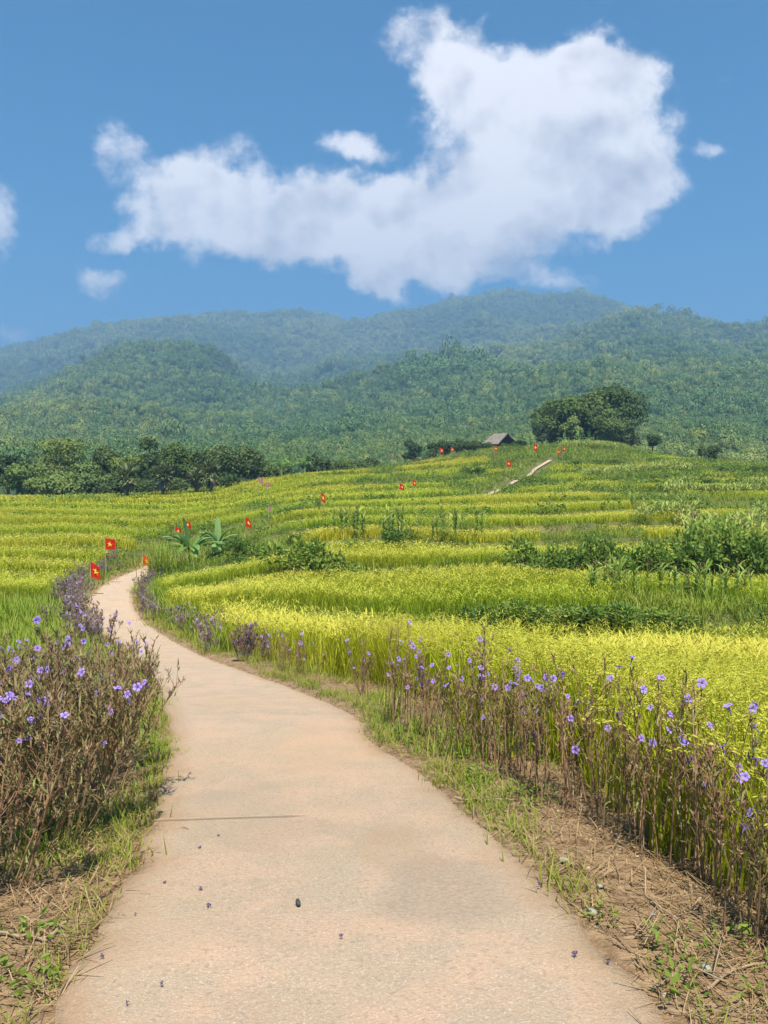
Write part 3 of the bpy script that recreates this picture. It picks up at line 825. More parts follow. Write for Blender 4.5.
# ------------------------------------------------------------------ forest on the hills
def crown_proto(n, ls, flat=.8):
    a = Acc(); P, R_ = [], []
    nl = 7
    lc = np.c_[rng.normal(0, .42, (nl, 2)), rng.uniform(.1, .75, nl)]; lr = rng.uniform(.35, .6, nl)
    k = rng.integers(0, nl, n); d = unit(rng.normal(size=(n, 3))); d[:, 2] = np.abs(d[:, 2]) * 1.1 - .25; d = unit(d)
    P = lc[k] + d * (lr[k] * rng.uniform(.75, 1.05, n))[:, None]; P[:, 2] = P[:, 2] * flat
    T_ = unit(np.cross(d, rng.normal(size=(n, 3))))
    V, F = kites(P - T_ * ls * .5, T_ + rng.normal(0, .12, (n, 3)), rng.uniform(.7, 1.3, n) * ls, rng.uniform(.7, 1.1, n) * ls, S=np.cross(d, T_), bend=.05, mid=.5)
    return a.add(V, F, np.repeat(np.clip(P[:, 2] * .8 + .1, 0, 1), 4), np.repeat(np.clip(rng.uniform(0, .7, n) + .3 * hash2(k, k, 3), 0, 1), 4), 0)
def scatter_forest():
    protos = [crown_proto(640, .135) for _ in range(6)]
    P, K, Rr, S, Tn = [], [], [], [], []
    for y0, y1, s, r0, r1 in ((225, 420, 3.6, 1.7, 3.4), (420, 800, 7.0, 3.2, 6.2), (800, 1400, 10.0, 4.5, 8.0), (1400, 3000, 16, 7, 12)):
        x, y = jgrid(y0, y1, s, 30, .72)
        z = zhill(x, y)
        n = len(x)
        fields = smooth(.17, .24, fbm(x * .006, y * .005, 23, 3)) * (y < 1000) * (y > 420)
        ok = rng.random(n) > fields * .25
        x, y, z = x[ok], y[ok], z[ok]; n = len(x)
        cl = fbm(x * .010, y * .008, 13, 3)
        sc = rng.uniform(r0, r1, n) * (1 + .8 * np.clip(cl, -.4, .4)) * (1 + .5 * (rng.random(n) < .06))
        dark = ((x - x_of(452, 800)) / 55) ** 2 + ((y - 800) / 90) ** 2 < 1
        P.append(np.c_[x, y, z - .1 * sc]); K.append(rng.integers(0, 6, n)); Rr.append(np.c_[rng.normal(0, .1, (n, 2)), rng.uniform(0, 6.28, n)])
        sc = np.where(dark, sc * 1.7, sc)
        S.append(np.c_[sc, sc, sc * rng.uniform(1.1, 2.0, n)])
        t = rng.uniform(0, 1, n) ** 2.0 + 2.6 * fbm(x * .006, y * .0045, 33, 4) + .22 * smooth(700, 380, y) * smooth(-120, 60, x) * smooth(200, 60, x) - .08
        Tn.append(np.clip(np.where(dark, 0, t), 0, 1))
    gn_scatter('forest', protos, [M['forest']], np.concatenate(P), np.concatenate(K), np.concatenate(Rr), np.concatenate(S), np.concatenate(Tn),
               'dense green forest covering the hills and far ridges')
    print('forest', sum(map(len, P)))
scatter_forest()

# ------------------------------------------------------------------ things
def gz(x, y): return float(ground(np.array([x]), np.array([y]))[0])
def spot(u, Y):
    x = float(x_of(u, Y)); return (x, Y, gz(x, Y))
WORDS = ['no', 'one', 'two', 'three', 'four', 'five', 'six', 'seven', 'eight', 'nine', 'ten', 'eleven', 'twelve']

# ---- flowering plants: brown stalks with purple trumpet flowers
def flower_acc(R=.026, mouth=.5, jitter=.1):
    a = Acc()
    for k in range(5):
        a0 = k * 2 * math.pi / 5 + rng.normal(0, .05)
        rows = []
        for r, hw, z in ((.10, .30, .0), (.45, .50, .30 * mouth), (.80, .52, .42 * mouth), (1.0, .28, .34 * mouth)):
            for s in (-1, 0, 1):
                ang = a0 + s * hw
                rows.append([r * R * math.cos(ang), r * R * math.sin(ang), (z + (0.06 if s == 0 else 0) + rng.normal(0, jitter * .5)) * R])
        F = [[3 * i + j, 3 * i + j + 1, 3 * i + j + 4, 3 * i + j + 3] for i in range(3) for j in range(2)]
        a.add(rows, F, np.repeat([0, .45, .9, 1.0], 3), rng.uniform(0, .6), 0)
    V, F = tubes(np.array([[[0, 0, -1.5 * R], [0, 0, -.5 * R], [0, 0, .02 * R]]]), np.array([[.08 * R, .14 * R, .26 * R]]), 5)
    a.add(V, F, .15, 0, 0)
    return a
M['petal_dry'] = leaf_mat('petal_dry', (.05, .03, .10), (.14, .09, .24), (.12, .08, .14), (.1, .1, .1), 0)
FLOWER = [raw_mesh('flower', *flower_acc(.026, mo, .12).arrays()[:2], [M['petal']], *flower_acc(.026, mo, .12).arrays()[2:4], smooth_shade=True) for mo in (.5, .9, .2, 1.6)]

def ruellia_meshes(nst, hlo, hhi, rad, spread, nbr, leafn, leafL, lean=(0, 0), thick=.0045, branchy=1.0, mauve=False):
    st, lf, tips = Acc(), Acc(), []
    for i in range(nst):
        a0 = rng.uniform(0, 6.28); r0 = rad * math.sqrt(rng.random()); base = np.array([r0 * math.cos(a0), r0 * math.sin(a0), -.02])
        h = rng.uniform(hlo, hhi); tilt = rng.uniform(.15, 1) * spread; ta = a0 + rng.normal(0, .6)
        d = np.array([math.cos(ta) * tilt + lean[0], math.sin(ta) * tilt + lean[1], 1.0])
        n = 8; pts = []; c = base.copy(); cur = unit(d); bow = rng.normal(0, .10, 3); bow[2] = 0
        for k in range(n):
            pts.append(c.copy()); c = c + cur * h / (n - 1); cur = unit(cur + bow * .35 + rng.normal(0, .035, 3) + np.array([0, 0, .05]))
        pts = np.array(pts); rr = np.linspace(thick * rng.uniform(.9, 1.3), thick * .45, n)
        V, F = tubes(pts[None], rr[None], 4); st.add(V, F, np.repeat(np.linspace(0, 1, n), 4), rng.uniform(0, 1) ** 2, 0)
        ends = [(pts[-1], unit(pts[-1] - pts[-2]))]
        bp, br = [], []
        for q in range(rng.poisson(nbr)):
            t = rng.uniform(.38, .95); k = int(t * (n - 1)); p = pts[k] + (pts[min(k + 1, n - 1)] - pts[k]) * (t * (n - 1) - k)
            ba = rng.uniform(0, 6.28); out = np.array([math.cos(ba), math.sin(ba), 0]); ax = unit(pts[min(k + 1, n - 1)] - pts[max(k - 1, 0)])
            L_ = rng.uniform(.06, .20) * branchy * (1.15 - .5 * t)
            d1 = unit(ax * 1.0 + out * rng.uniform(.5, .95)); d2 = unit(d1 + np.array([0, 0, .55]))
            p1 = p + d1 * L_ * .5; p2 = p1 + d2 * L_ * .5
            bp.append([p, p1, p2]); br.append([thick * .55, thick * .45, thick * .32]); ends.append((p2, d2))
        if bp:
            V, F = tubes(np.array(bp), np.array(br), 3); st.add(V, F, .7, rng.uniform(0, .6), 0)
        # pods and bracts crowded at the ends
        for p, d_ in ends:
            m_ = rng.integers(3, 7); D = d_ + rng.normal(0, .42, (m_, 3))
            P_ = p - d_ * rng.uniform(0, .05, m_)[:, None]
            V, F = kites(P_, D, rng.uniform(.018, .045, m_) if not mauve else .05, .0075 if not mauve else .02, mid=.5, bend=.1); st.add(V, F, rng.uniform(.5, 1), rng.uniform(0, .8), 0)
            tips.append((p, d_))
        m_ = rng.poisson(leafn); t = rng.uniform(.12, 1, m_) ** .8; k = np.minimum((t * (n - 1)).astype(int), n - 2); f = t * (n - 1) - k
        P_ = pts[k] + (pts[k + 1] - pts[k]) * f[:, None]
        la = rng.uniform(0, 6.28, m_); Ll = rng.uniform(.6, 1.25, m_) * leafL
        V, F, h_ = blades(P_, la, Ll, Ll * rng.uniform(.10, .17, m_), rng.uniform(.35, 1.0, m_), rng.uniform(-.1, 1.0, m_), 3, .8, .05)
        lf.add(V, F, h_, np.repeat(rng.uniform(0, 1, m_) ** 1.6, 8), 0)
        if branchy > .8 and len(ends) > 1:
            e_ = np.array([p for p, _ in ends[1:]]); rep = 3
            P_ = np.repeat(e_, rep, 0) - rng.uniform(0, .06, (len(e_) * rep, 1)) * np.array([0, 0, 1.])
            mm_ = len(P_); Ll = rng.uniform(.5, 1.1, mm_) * leafL
            V, F, h_ = blades(P_, rng.uniform(0, 6.28, mm_), Ll, Ll * .13, rng.uniform(.2, .9, mm_), rng.uniform(0, .9, mm_), 3, .8, .05)
            lf.add(V, F, h_, np.repeat(rng.uniform(0, 1, mm_) ** 1.6, 8), 0)
    A = st.arrays(); sm = raw_mesh('stem', A[0], A[1], [M['stem_brown']], A[2], A[3], A[4])
    A = lf.arrays(); lm = raw_mesh('foliage', A[0], A[1], [M['ruellia_leaf_mauve' if mauve else 'ruellia_leaf']], A[2], A[3], A[4])
    tips = sorted(tips, key=lambda q: -q[0][2])
    return sm, lm, tips

def ruellia(mesh, label, loc, rotz, sc, nfl, group, pick=2.2, fsize=1.0):
    sm, lm, tips = mesh
    t = thing('purple_flower_plant', label, 'flowering plant', loc, rotz, group, sc)
    for nm, me in (('stem', sm), ('foliage', lm)):
        o = bpy.data.objects.new(nm, me); C.objects.link(o); o.parent = t
    used = set()
    for k in range(nfl):
        for _ in range(20):
            i = int(len(tips) * rng.random() ** pick)
            if i not in used: break
        used.add(i)
        p, d_ = tips[i]
        o = bpy.data.objects.new('flower', FLOWER[rng.integers(0, 4)]); C.objects.link(o); o.parent = t
        ax = unit(np.array([rng.normal(0, .7), rng.normal(0, .5), .55])); cam_l = np.array([math.sin(-rotz) * -1, -math.cos(rotz), 0])
        ax = unit(ax + .55 * np.array([-math.sin(rotz), -math.cos(rotz), 0]))      # most blooms open towards the path's light
        o.location = p + d_ * .035 + ax * .02
        o.rotation_euler = Vector(ax).to_track_quat('Z', 'Y').to_euler()
        s = rng.uniform(.72, 1.12) * fsize; o.scale = (s, s, s)
    return t
from mathutils import Vector
RV = [ruellia_meshes(6, .50, .88, .10, .17, 6, 7, .08, branchy=.75, thick=.004) for _ in range(7)]
RB = [ruellia_meshes(12, .75, 1.08, .13, .42, 13, 26, .072, lean=(.16, .0), branchy=1.3) for _ in range(6)]
RF = [ruellia_meshes(7, .5, .85, .16, .35, 7, 26, .10, branchy=1.0, mauve=True) for _ in range(4)]

def hgt_word(h):
    return 'low' if h < .62 else 'knee high' if h < .74 else 'tall' if h < .86 else 'very tall'
def place_right():
    line = np.array([[.30, 735, 0]])
    n = 0
    # bases follow the foot of the rice, where the stalks meet the litter
    base = [(775, 985, 2.72), (735, 935, 2.98), (690, 890, 3.28), (650, 858, 3.52), (610, 830, 3.80), (570, 806, 4.12), (530, 790, 4.45), (490, 775, 4.85), (450, 762, 5.35), (415, 750, 5.9), (385, 738, 6.5)]
    pts = np.array([at(u, v, Y) for u, v, Y in base]); D = dense(pts, 29)
    rows = []
    for i, p in enumerate(D):
        for rep in range(2 if rng.random() < .15 else 1):
            rows.append((p[0] + abs(rng.normal(0, .16)) - .02, p[1] + rng.normal(0, .06) + .05 * rep))
    marks = [(-9, 3.15, 'by the litter heap'), (3.15, 3.7, 'behind the verge pebbles'), (3.7, 4.4, 'on the wide bare verge'), (4.4, 5.2, 'behind the straight stick'), (5.2, 5.9, 'behind the turf tuft'), (5.9, 9, 'by the path bend')]
    for i, (x, y) in enumerate(rows):
        f = (y - 2.7) / 3.8
        sc = rng.uniform(.82, 1.16) * (1.0 - .12 * f)
        nfl = int(np.clip(rng.poisson(3.3), 0, 8))
        where = [m_[2] for m_ in marks if m_[0] <= y < m_[1]][0]
        lab = f"{hgt_word(.76 * sc)} brown-stalked plant with {WORDS[nfl]} purple flower{'' if nfl == 1 else 's'} {where}"
        ruellia(RV[rng.integers(0, 7)], lab, (x, y, gz(x, y) - .01), rng.uniform(-1.2, 1.2), (sc, sc, sc * rng.uniform(.9, 1.12)), nfl, 'purple flowering plants along the ripe rice', 2.2, .84)
place_right()
def place_left():
    spots = []
    for y in np.arange(2.75, 6.3, .33):
        for x in np.arange(-3.6, -1.1, .34):
            xx, y_ = x + rng.normal(0, .08), y + rng.normal(0, .08)
            e, s_, _ = near_poly([xx], [y_], PL, PR)
            if e[0] < (.30 if y > 3.6 else .44) or xx < -.50 * y_ - .75: continue
            spots.append((xx, y_, e[0]))
    for i, (x, y, e) in enumerate(spots):
        front = e < .75
        sc = rng.uniform(.88, 1.08) * (1.0 if front else .98) * (1 - .04 * (y - 3))
        nfl = int(np.clip(rng.poisson(9.5), 4, 12))
        where = ('at the bush edge' if front else 'inside the big bush') + (' by the bare twig' if y < 3.4 else ' in its middle' if y < 4.5 else ' at its far end')
        lab = f"{'bushy' if sc > .97 else 'smaller'} brown plant with {WORDS[nfl]} purple flower{'' if nfl == 1 else 's'} {where}"
        ruellia(RB[rng.integers(0, 6)], lab, (x, y, gz(x, y) - .01), rng.uniform(-.5, .5), (sc, sc, sc * rng.uniform(.9, 1.06)), nfl, 'plants of the big purple flowering bush', 1.6, .84)
    # the long bare branch that leans out over the path
    x, y = -1.50, 3.95
place_left()
def place_far():
    def row(side, y0, y1, step, off0, off1, label, group, s0, s1):
        k = np.where((PC[:, 1] > y0) & (PC[:, 1] < y1))[0]
        Pth = dense((PL if side < 0 else PR)[k], max(2, int((y1 - y0) / step)))
        for p in Pth:
            o_ = rng.uniform(off0, off1); x = p[0] + side * o_ + rng.normal(0, .08); y = p[1] + rng.normal(0, .15)
            sc = rng.uniform(s0, s1)
            ruellia(RF[rng.integers(0, 4)], label, (x, y, gz(x, y) - .02), rng.uniform(0, 6.28), (sc * 1.15, sc * 1.15, sc), int(rng.integers(2, 5)), group, 1.2, 1.1)
    row(-1, 17, 24, .42, .25, .9, 'mauve flowering plant in the dense clump where the path first swings', 'mauve plants at the path swing', .8, 1.1)
    row(-1, 24, 33, .45, .2, 1.1, 'mauve flowering plant in the hedge under the drooping red flag', 'mauve plants under the drooping flag', .8, 1.15)
    row(-1, 33, 46, .62, .5, 1.6, 'greyish mauve plant in the far verge beneath the square red flag', 'mauve plants beneath the square flag', .7, 1.0)
    row(1, 24, 41, .8, .15, .8, 'mauve plant on the inner verge facing the flags', 'mauve plants of the inner verge', .55, .9)
    row(1, 15.5, 23, .75, .1, .9, 'mauve plant beside the tall blade clump on the inner verge', 'mauve plants by the tall blades', .6, .95)
    for (u, Y, n, lab) in [(272, 11.2, 8, 'dark stalk plant in the separate clump before the level rice edge'), (235, 13.5, 7, 'pale purple flowering plant in the clump before the bank'), (340, 8.6, 3, 'small pale flowering plant alone by the path bend')]:
        for i in range(n):
            x = float(x_of(u, Y)) + rng.normal(0, .28); y = Y + rng.normal(0, .3); sc = rng.uniform(.55, .8)
            e, s_, _ = near_poly([x], [y], PL, PR)
            x += max(0, .35 - e[0])
            ruellia(RF[rng.integers(0, 4)] if n == 7 else RV[rng.integers(0, 7)], lab, (x, y, gz(x, y) - .02), rng.uniform(0, 6.28), sc, int(rng.integers(1, 4)), lab.split(' in the ')[0] + 's of one clump', 1.3, 1.1)
place_far()

# ---- flags
def star_acc(R):
    V = [[0, -.003, 0]]
    for k in range(10):
        a_ = math.pi / 2 + k * math.pi / 5; r = R if k % 2 == 0 else R * .40
        V.append([r * math.cos(a_), 0, r * math.sin(a_)])
    F = [[0, 1 + (2 * k - 1) % 10, 1 + 2 * k, 1 + (2 * k + 1) % 10] for k in range(5)]
    return np.array(V), np.array(F)
def flag(u, v, Y, W_, H_, label, droop=.5, cloth='red_cloth', star=True, rot=0.0, low=0.0):
    x, y, z = spot(u, Y)
    p = at(u, v, Y); top = p[2] + H_ * .62
    hgt = max(top - z, .8)
    fx = -.5 * W_
    t = thing('red_flag' if cloth == 'red_cloth' else 'faded_flag', label, 'flag', (float(p[0]) + fx, y, z), rot, 'red flags beside the path')
    a = Acc(); V, F = tubes(np.array([[[0, 0, -.1], [0.01, 0, hgt * .5], [0, 0, hgt + .06]]]), np.array([[.013, .011, .009]]) * (1 + Y / 110), 5); a.add(V, F, 0, 0, 0)
    obj('pole', a, M['pole'], t)
    nx, nz = 11, 9; s = np.linspace(0, 1, nx)[None]; q = np.linspace(0, 1, nz)[:, None]
    ph = rng.uniform(0, 6)
    def shape(s, q):
        X = W_ * s * (1 - .30 * droop * s * (1 - .3 * q)); Yv = .10 * W_ * np.sin(s * 7 + ph + q * 1.5) * (s + .15) + .05 * W_ * np.sin(s * 15 + ph)
        Z = hgt - q * H_ - droop * .55 * H_ * s ** 1.4 * (1 - .35 * q) - low * s * H_ * .3
        return np.stack(np.broadcast_arrays(X, Yv, Z), -1)
    V = shape(s, q)
    i = np.arange(nz - 1)[:, None] * nx + np.arange(nx - 1)[None]
    a = Acc(); a.add(V.reshape(-1, 3), np.stack([i, i + 1, i + nx + 1, i + nx], -1).reshape(-1, 4))
    cl = obj('cloth', a, M[cloth], t, True)
    if star:
        sv, sf = star_acc(.27)
        for sgn in (-1, 1):
            ss, qq = .5 + sv[:, 0] * H_ / W_, .5 - sv[:, 2]
            V = shape(ss, qq); V[:, 1] += .012 * sgn * (1 + Y / 60)
            a = Acc(); a.add(V, sf); obj('star', a, M['star_cloth'], cl)
    return t
flag(97, 571, 33, .54, .62, 'drooping red flag with yellow star above the mauve hedge', .95)
flag(110.5, 545, 38, .52, .52, 'square red flag with yellow star flying on a thin pole', .28)
flag(148, 561, 45.5, .62, .62, 'crumpled red flag at the spot where the path vanishes', 1.0)
flag(179, 531, 47, .48, .42, 'small red flag over the outer banana leaves', .8)
flag(188, 525, 49, .48, .40, 'small red flag behind the upright banana leaf', .5)
flag(249, 523, 48, .40, .55, 'red flag with pale star on a leaning pole in bright rice', .8)
flag(270, 509, 56, .2, .38, 'tiny faded red flag on a tall thin pole', .4, 'faded_cloth', False)
flag(323.5, 498, 57, .36, .62, 'narrow red flag hanging over the striped slope', .7)
flag(402.5, 487, 72, .52, .55, 'torn looking red flag, nearer of the pair in mid slope', .8)
flag(415, 483, 74, .46, .55, 'tilted red flag, upper of the pair in mid slope', .9)
flag(393, 455, 128, .4, .5, 'faint red flag beyond the dark fence', .5, 'faded_cloth', False)
flag(442, 451, 128, .6, .75, 'red flag before the dark bushes near the fence', .3)
flag(452.5, 450, 130, .55, .75, 'red flag in the dark bushes, next to the hut side', .3, 'red_cloth', True)
flag(496, 449, 128, .55, .75, 'red flag in front of the thatched hut', .2)
flag(509, 464, 96, .62, .72, 'red flag beside the pale far path', .4)
flag(535.5, 448, 124, .6, 1.0, 'long red flag between the hut and the big trees', .3)
flag(559, 452, 120, .5, .8, 'hanging red flag, lower of two by the far path top', .5)
flag(564.5, 449, 122, .5, .8, 'hanging red flag, upper of two by the far path top', .6)
flag(261, 481, 88, .5, .7, 'pinkish faded cloth at the edge of the dark wood', .3, 'faded_cloth', False)
flag(268.5, 485, 86, .55, .5, 'pinkish faded cloth just above the rice crest', .5, 'faded_cloth', False)

# ---- banana plants
def banana(u, Y, nleaf, L_, label, hs=1.0, up=1):
    x, y, z = spot(u, Y); t = thing('banana_plant', label, 'banana plant', (x, y, z), rng.uniform(0, 6), 'banana plants')
    a = Acc(); V, F = tubes(np.array([[[0, 0, -.1], [.02, 0, .5 * hs], [.04, .02, 1.1 * hs]]]), np.array([[.13, .10, .06]]) * hs, 7); a.add(V, F, .2, .6); obj('stem', a, M['banana'], t, True)
    a = Acc(); az = np.arange(nleaf) * 2.4 + rng.normal(0, .3, nleaf)
    t0 = rng.uniform(.15, .85, nleaf); t1 = rng.uniform(1.1, 2.1, nleaf); t0[:up] = .05; t1[:up] = .25
    LL = rng.uniform(.8, 1.15, nleaf) * L_
    # each leaf is two half blades folded along the midrib
    for sgn in (-1, 1):
        seg = 9; V, F, h = blades(np.tile([[.04, .02, 1.0 * hs]], (nleaf, 1)), az, LL, 1e-6, t0, t1, seg, 0)
        V = V.reshape(nleaf, seg + 1, 2, 3); tt = np.linspace(0, 1, seg + 1)
        prof = np.where(tt < .14, .03, np.sin(np.clip((tt - .12) / .88, 0, 1) ** .9 * math.pi) ** .45) * .105 * L_ * (.85 + .25 * rng.random(seg + 1))
        s = np.stack([-np.sin(az), np.cos(az), 0 * az], 1)
        V[:, :, 1] = V[:, :, 0] + sgn * s[:, None] * prof[None, :, None] + np.array([0, 0, .28])[None, None] * prof[None, :, None]
        a.add(V.reshape(-1, 3), F, h, np.repeat(rng.uniform(0, 1, nleaf), 2 * (seg + 1)))
    obj('foliage', a, M['banana'], t, True)
    return t
banana(189, 44, 22, 2.0, 'broad banana plant with drooping leaves beside the path end', .8, 1)
banana(218, 45.5, 17, 1.7, 'smaller banana plant with one upright leaf beside its bigger neighbour', .8, 1)
banana(52, 78, 5, 1.2, 'lone pale young banana plant in the level rice', .5)
for u, Y, lab in ((292, 112, 'tall banana plant at the edge of the wood above the rice crest'), (305, 114, 'leaning banana plant behind the rice crest near the wood'), (282, 111, 'low banana plant at the foot of the dark wood')):
    banana(u, Y, 12, 1.9, lab, 1.5, 2)
for u, Y, lab in ((522, 146, 'banana plant close to the hut eave'), (530, 147, 'banana plant midway between hut and big trees'), (577, 148, 'banana plant in front of the big trees'), (563, 149, 'banana plant at the foot of the left big tree'), (588, 149, 'pale banana plant under the round front tree')):
    banana(u, Y, 8, 1.9, lab, 1.3, 2)

# ---- trees
def tree(u, Y, vtop, wpx, label, m='tree_leaf', n=3200, ls=.42, nl=13, low=.25, name='broadleaf_tree', cat='tree', group=None, sink=0.0, gapt=-.22):
    x, y, z = spot(u, Y); z -= sink
    top = at(u, vtop, Y)[2]; Ht = top - z; Wd = wpx / FPX * Y
    t = thing(name, label, cat, (x, y, z), 0, group)
    a = Acc()
    zc = Ht * (.5 + low / 2); rz = Ht * (1 - low) / 2
    lc = unit(rng.normal(size=(nl, 3))) * (rng.uniform(.15, 1, nl) ** .5)[:, None] * np.array([Wd * .36, Wd * .36, rz * .72]) + np.array([0, 0, zc])
    lr = rng.uniform(.20, .33, nl) * min(Wd, 2.2 * rz)
    lc[:, 2] = np.minimum(lc[:, 2], Ht - lr * .8)
    k = rng.choice(nl, n, p=lr ** 2 / (lr ** 2).sum()); d = unit(rng.normal(size=(n, 3))); d[:, 2] = np.where(d[:, 2] < -.3, -d[:, 2], d[:, 2])
    P = lc[k] + d * (lr[k] * rng.uniform(.62, 1.06, n) ** .8)[:, None] * np.array([1, 1, .8])
    P += .25 * lr[k][:, None] * np.c_[fbm(P[:, 0] * .9, P[:, 2] * .9, 3, 2), fbm(P[:, 1] * .9, P[:, 2] * .9, 4, 2), fbm(P[:, 0] * .9, P[:, 1] * .9, 5, 2)] * 2
    P[:, 2] = P[:, 2] * (Ht / P[:, 2].max()); P[:, :2] *= (Wd / 2) / np.percentile(np.abs(P[:, 0]), 99.5)
    gap = fbm(P[:, 0] * .55 + 9, P[:, 2] * .55 + P[:, 1] * .4, 7, 3) > gapt
    P, d, k = P[gap], d[gap], k[gap]; nn = len(P)
    T_ = unit(np.cross(d, rng.normal(size=(nn, 3))) + d * .3)
    V, F = kites(P, T_, rng.uniform(.6, 1.3, nn) * ls, rng.uniform(.45, .8, nn) * ls, S=np.cross(d, T_) + .25 * rng.normal(size=(nn, 3)), bend=.1)
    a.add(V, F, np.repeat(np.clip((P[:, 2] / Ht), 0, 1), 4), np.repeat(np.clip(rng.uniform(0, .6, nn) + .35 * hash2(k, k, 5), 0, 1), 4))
    tr = Acc(); r0 = .028 * Ht + .02
    V, F = tubes(np.array([[[0, 0, -.4], [.02 * Ht, 0, .25 * Ht], [0, .01 * Ht, .5 * Ht], [.01, 0, .78 * Ht]]]), np.array([[1.3, .95, .7, .25]]) * r0, 7); tr.add(V, F)
    pb = []
    for q in range(min(nl, 8)):
        s0 = np.array([0, 0, Ht * rng.uniform(.22, .5)]); pb.append([s0, (s0 + lc[q]) / 2 + np.array([0, 0, -.03 * Ht]), lc[q]])
    V, F = tubes(np.array(pb), np.tile([[.5 * r0, .35 * r0, .15 * r0]], (len(pb), 1)), 5); tr.add(V, F)
    obj('trunk', tr, M['bark'], t, True)
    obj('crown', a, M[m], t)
    return t
WOOD = 'trees of the dark wood behind the level rice'
for (u, Y, vt, w_, lab, mm, nl) in [
    (62, 118, 436, 58, 'tallest round dark crown standing above the rest of the level wood', 'tree_leaf', 16),
    (8, 112, 455, 40, 'dark tree at the outer end of the wood with a flat top', 'tree_leaf_dark', 11),
    (-14, 112, 448, 44, 'dark tree past the outer end of the wood', 'tree_leaf_dark', 11),
    (30, 108, 463, 46, 'feathery light green tree in front of the tallest round crown', 'tree_leaf_light', 12),
    (58, 106, 471, 52, 'wide low light green tree beneath the tallest round crown', 'tree_leaf_light', 13),
    (88, 109, 462, 36, 'soft green tree between the round crown and the first fan palm', 'tree_leaf_light', 11),
    (107, 120, 447, 30, 'near black compact tree behind the first fan palm', 'tree_leaf_dark', 9),
    (127, 116, 456, 34, 'olive tree behind the first fan palm crown', 'tree_leaf', 10),
    (151, 122, 438, 28, 'small near black round crown peeping above the palms', 'tree_leaf_dark', 8),
    (172, 118, 444, 40, 'olive tree above the middle fan palm', 'tree_leaf', 12),
    (192, 117, 450, 34, 'dull green tree behind the last fan palm', 'tree_leaf', 11),
    (215, 115, 446, 42, 'dark tree next to the last fan palm', 'tree_leaf_dark', 12),
    (238, 114, 446, 48, 'broad dark green tree at the inner end of the wood', 'tree_leaf_dark', 14),
    (255, 116, 452, 32, 'dark tree tucked behind the broad inner one', 'tree_leaf_dark', 10),
    (112, 107, 481, 30, 'low bushy tree between the first two trunks of palms', 'tree_leaf_dark', 9),
    (178, 107, 480, 30, 'low dark bushy tree between the middle and last palm', 'tree_leaf_dark', 9),
    (145, 108, 482, 24, 'low bushy tree at the foot of the middle fan palm', 'tree_leaf_dark', 8),
    (222, 107, 474, 40, 'low dark tree just behind the rice crest near the wood end', 'tree_leaf_dark', 11),
    (275, 122, 462, 30, 'bluish green tree beyond the pinkish cloth', 'tree_leaf', 10),
    (312, 128, 455, 34, 'bluish tree rising behind the leaning banana plant', 'tree_leaf_dark', 10),
    (340, 134, 461, 34, 'bushy tree low behind the rice crest', 'tree_leaf', 10),
    (366, 140, 458, 30, 'dense tree low behind the crest beside the fence end', 'tree_leaf_dark', 9)]:
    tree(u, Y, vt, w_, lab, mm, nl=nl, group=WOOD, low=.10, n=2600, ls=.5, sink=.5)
BIG = 'big trees on the hill crown'
tree(564, 158, 397, 64, 'sloping leafy tree at the hut side of the big clump', 'tree_leaf', 8000, .6, 16, .03, group=BIG, gapt=-.30)
tree(590, 160, 390, 66, 'middle tree of the big clump with a rounded top', 'tree_leaf', 8500, .6, 17, .05, group=BIG, gapt=-.30)
tree(614, 162, 385, 60, 'tallest spreading tree of the big clump', 'tree_leaf', 9000, .6, 18, .08, group=BIG, gapt=-.30)
tree(606, 152, 409, 32, 'round light green tree in front of the big clump', 'tree_leaf_light', 3200, .42, 10, .1, group=BIG)
tree(571, 151, 416, 24, 'small pale tree in front of the sloping one', 'tree_leaf_light', 2200, .42, 8, .1, group=BIG)
tree(630, 153, 420, 22, 'low dark tree at the outer foot of the big clump', 'tree_leaf_dark', 2200, .42, 8, .05, group=BIG)
tree(541, 152, 424, 16, 'slim dark tree on the hut side of the big clump', 'tree_leaf_dark', 1500, .4, 7, .05, group=BIG)
SL = 'small trees along the hill skyline'
tree(651, 140, 434, 15, 'single small bushy tree beyond the big clump', 'tree_leaf_dark', 1200, .34, 7, .05, group=SL)
tree(700, 122, 447, 9, 'smaller of two dark bushes on the skyline', 'tree_leaf_dark', 700, .3, 6, .02, group=SL)
tree(713, 122, 445, 15, 'larger of two dark bushes on the skyline', 'tree_leaf_dark', 1200, .3, 7, .02, group=SL)
tree(413, 150, 440, 19, 'round dark tree by the fence end', 'tree_leaf_dark', 1600, .4, 8, .05, group=SL)
for u, vt, w_, lab in ((434, 443, 16, 'low dark bush behind the flag near the fence'), (447, 440, 18, 'dark bush between the two upper flags'), (461, 438, 20, 'largest dark bush before the hut'), (474, 441, 18, 'dark bush against the hut wall'), (486, 443, 14, 'low bush at the hut corner'), (508, 444, 16, 'green bush before the open gable'), (519, 441, 14, 'round bush beside the hut eave')):
    tree(u, 146, vt, w_, lab, 'tree_leaf_dark', 1300, .36, 8, .0, name='dark_bush', cat='bush', group='dark bushes between fence and hut')

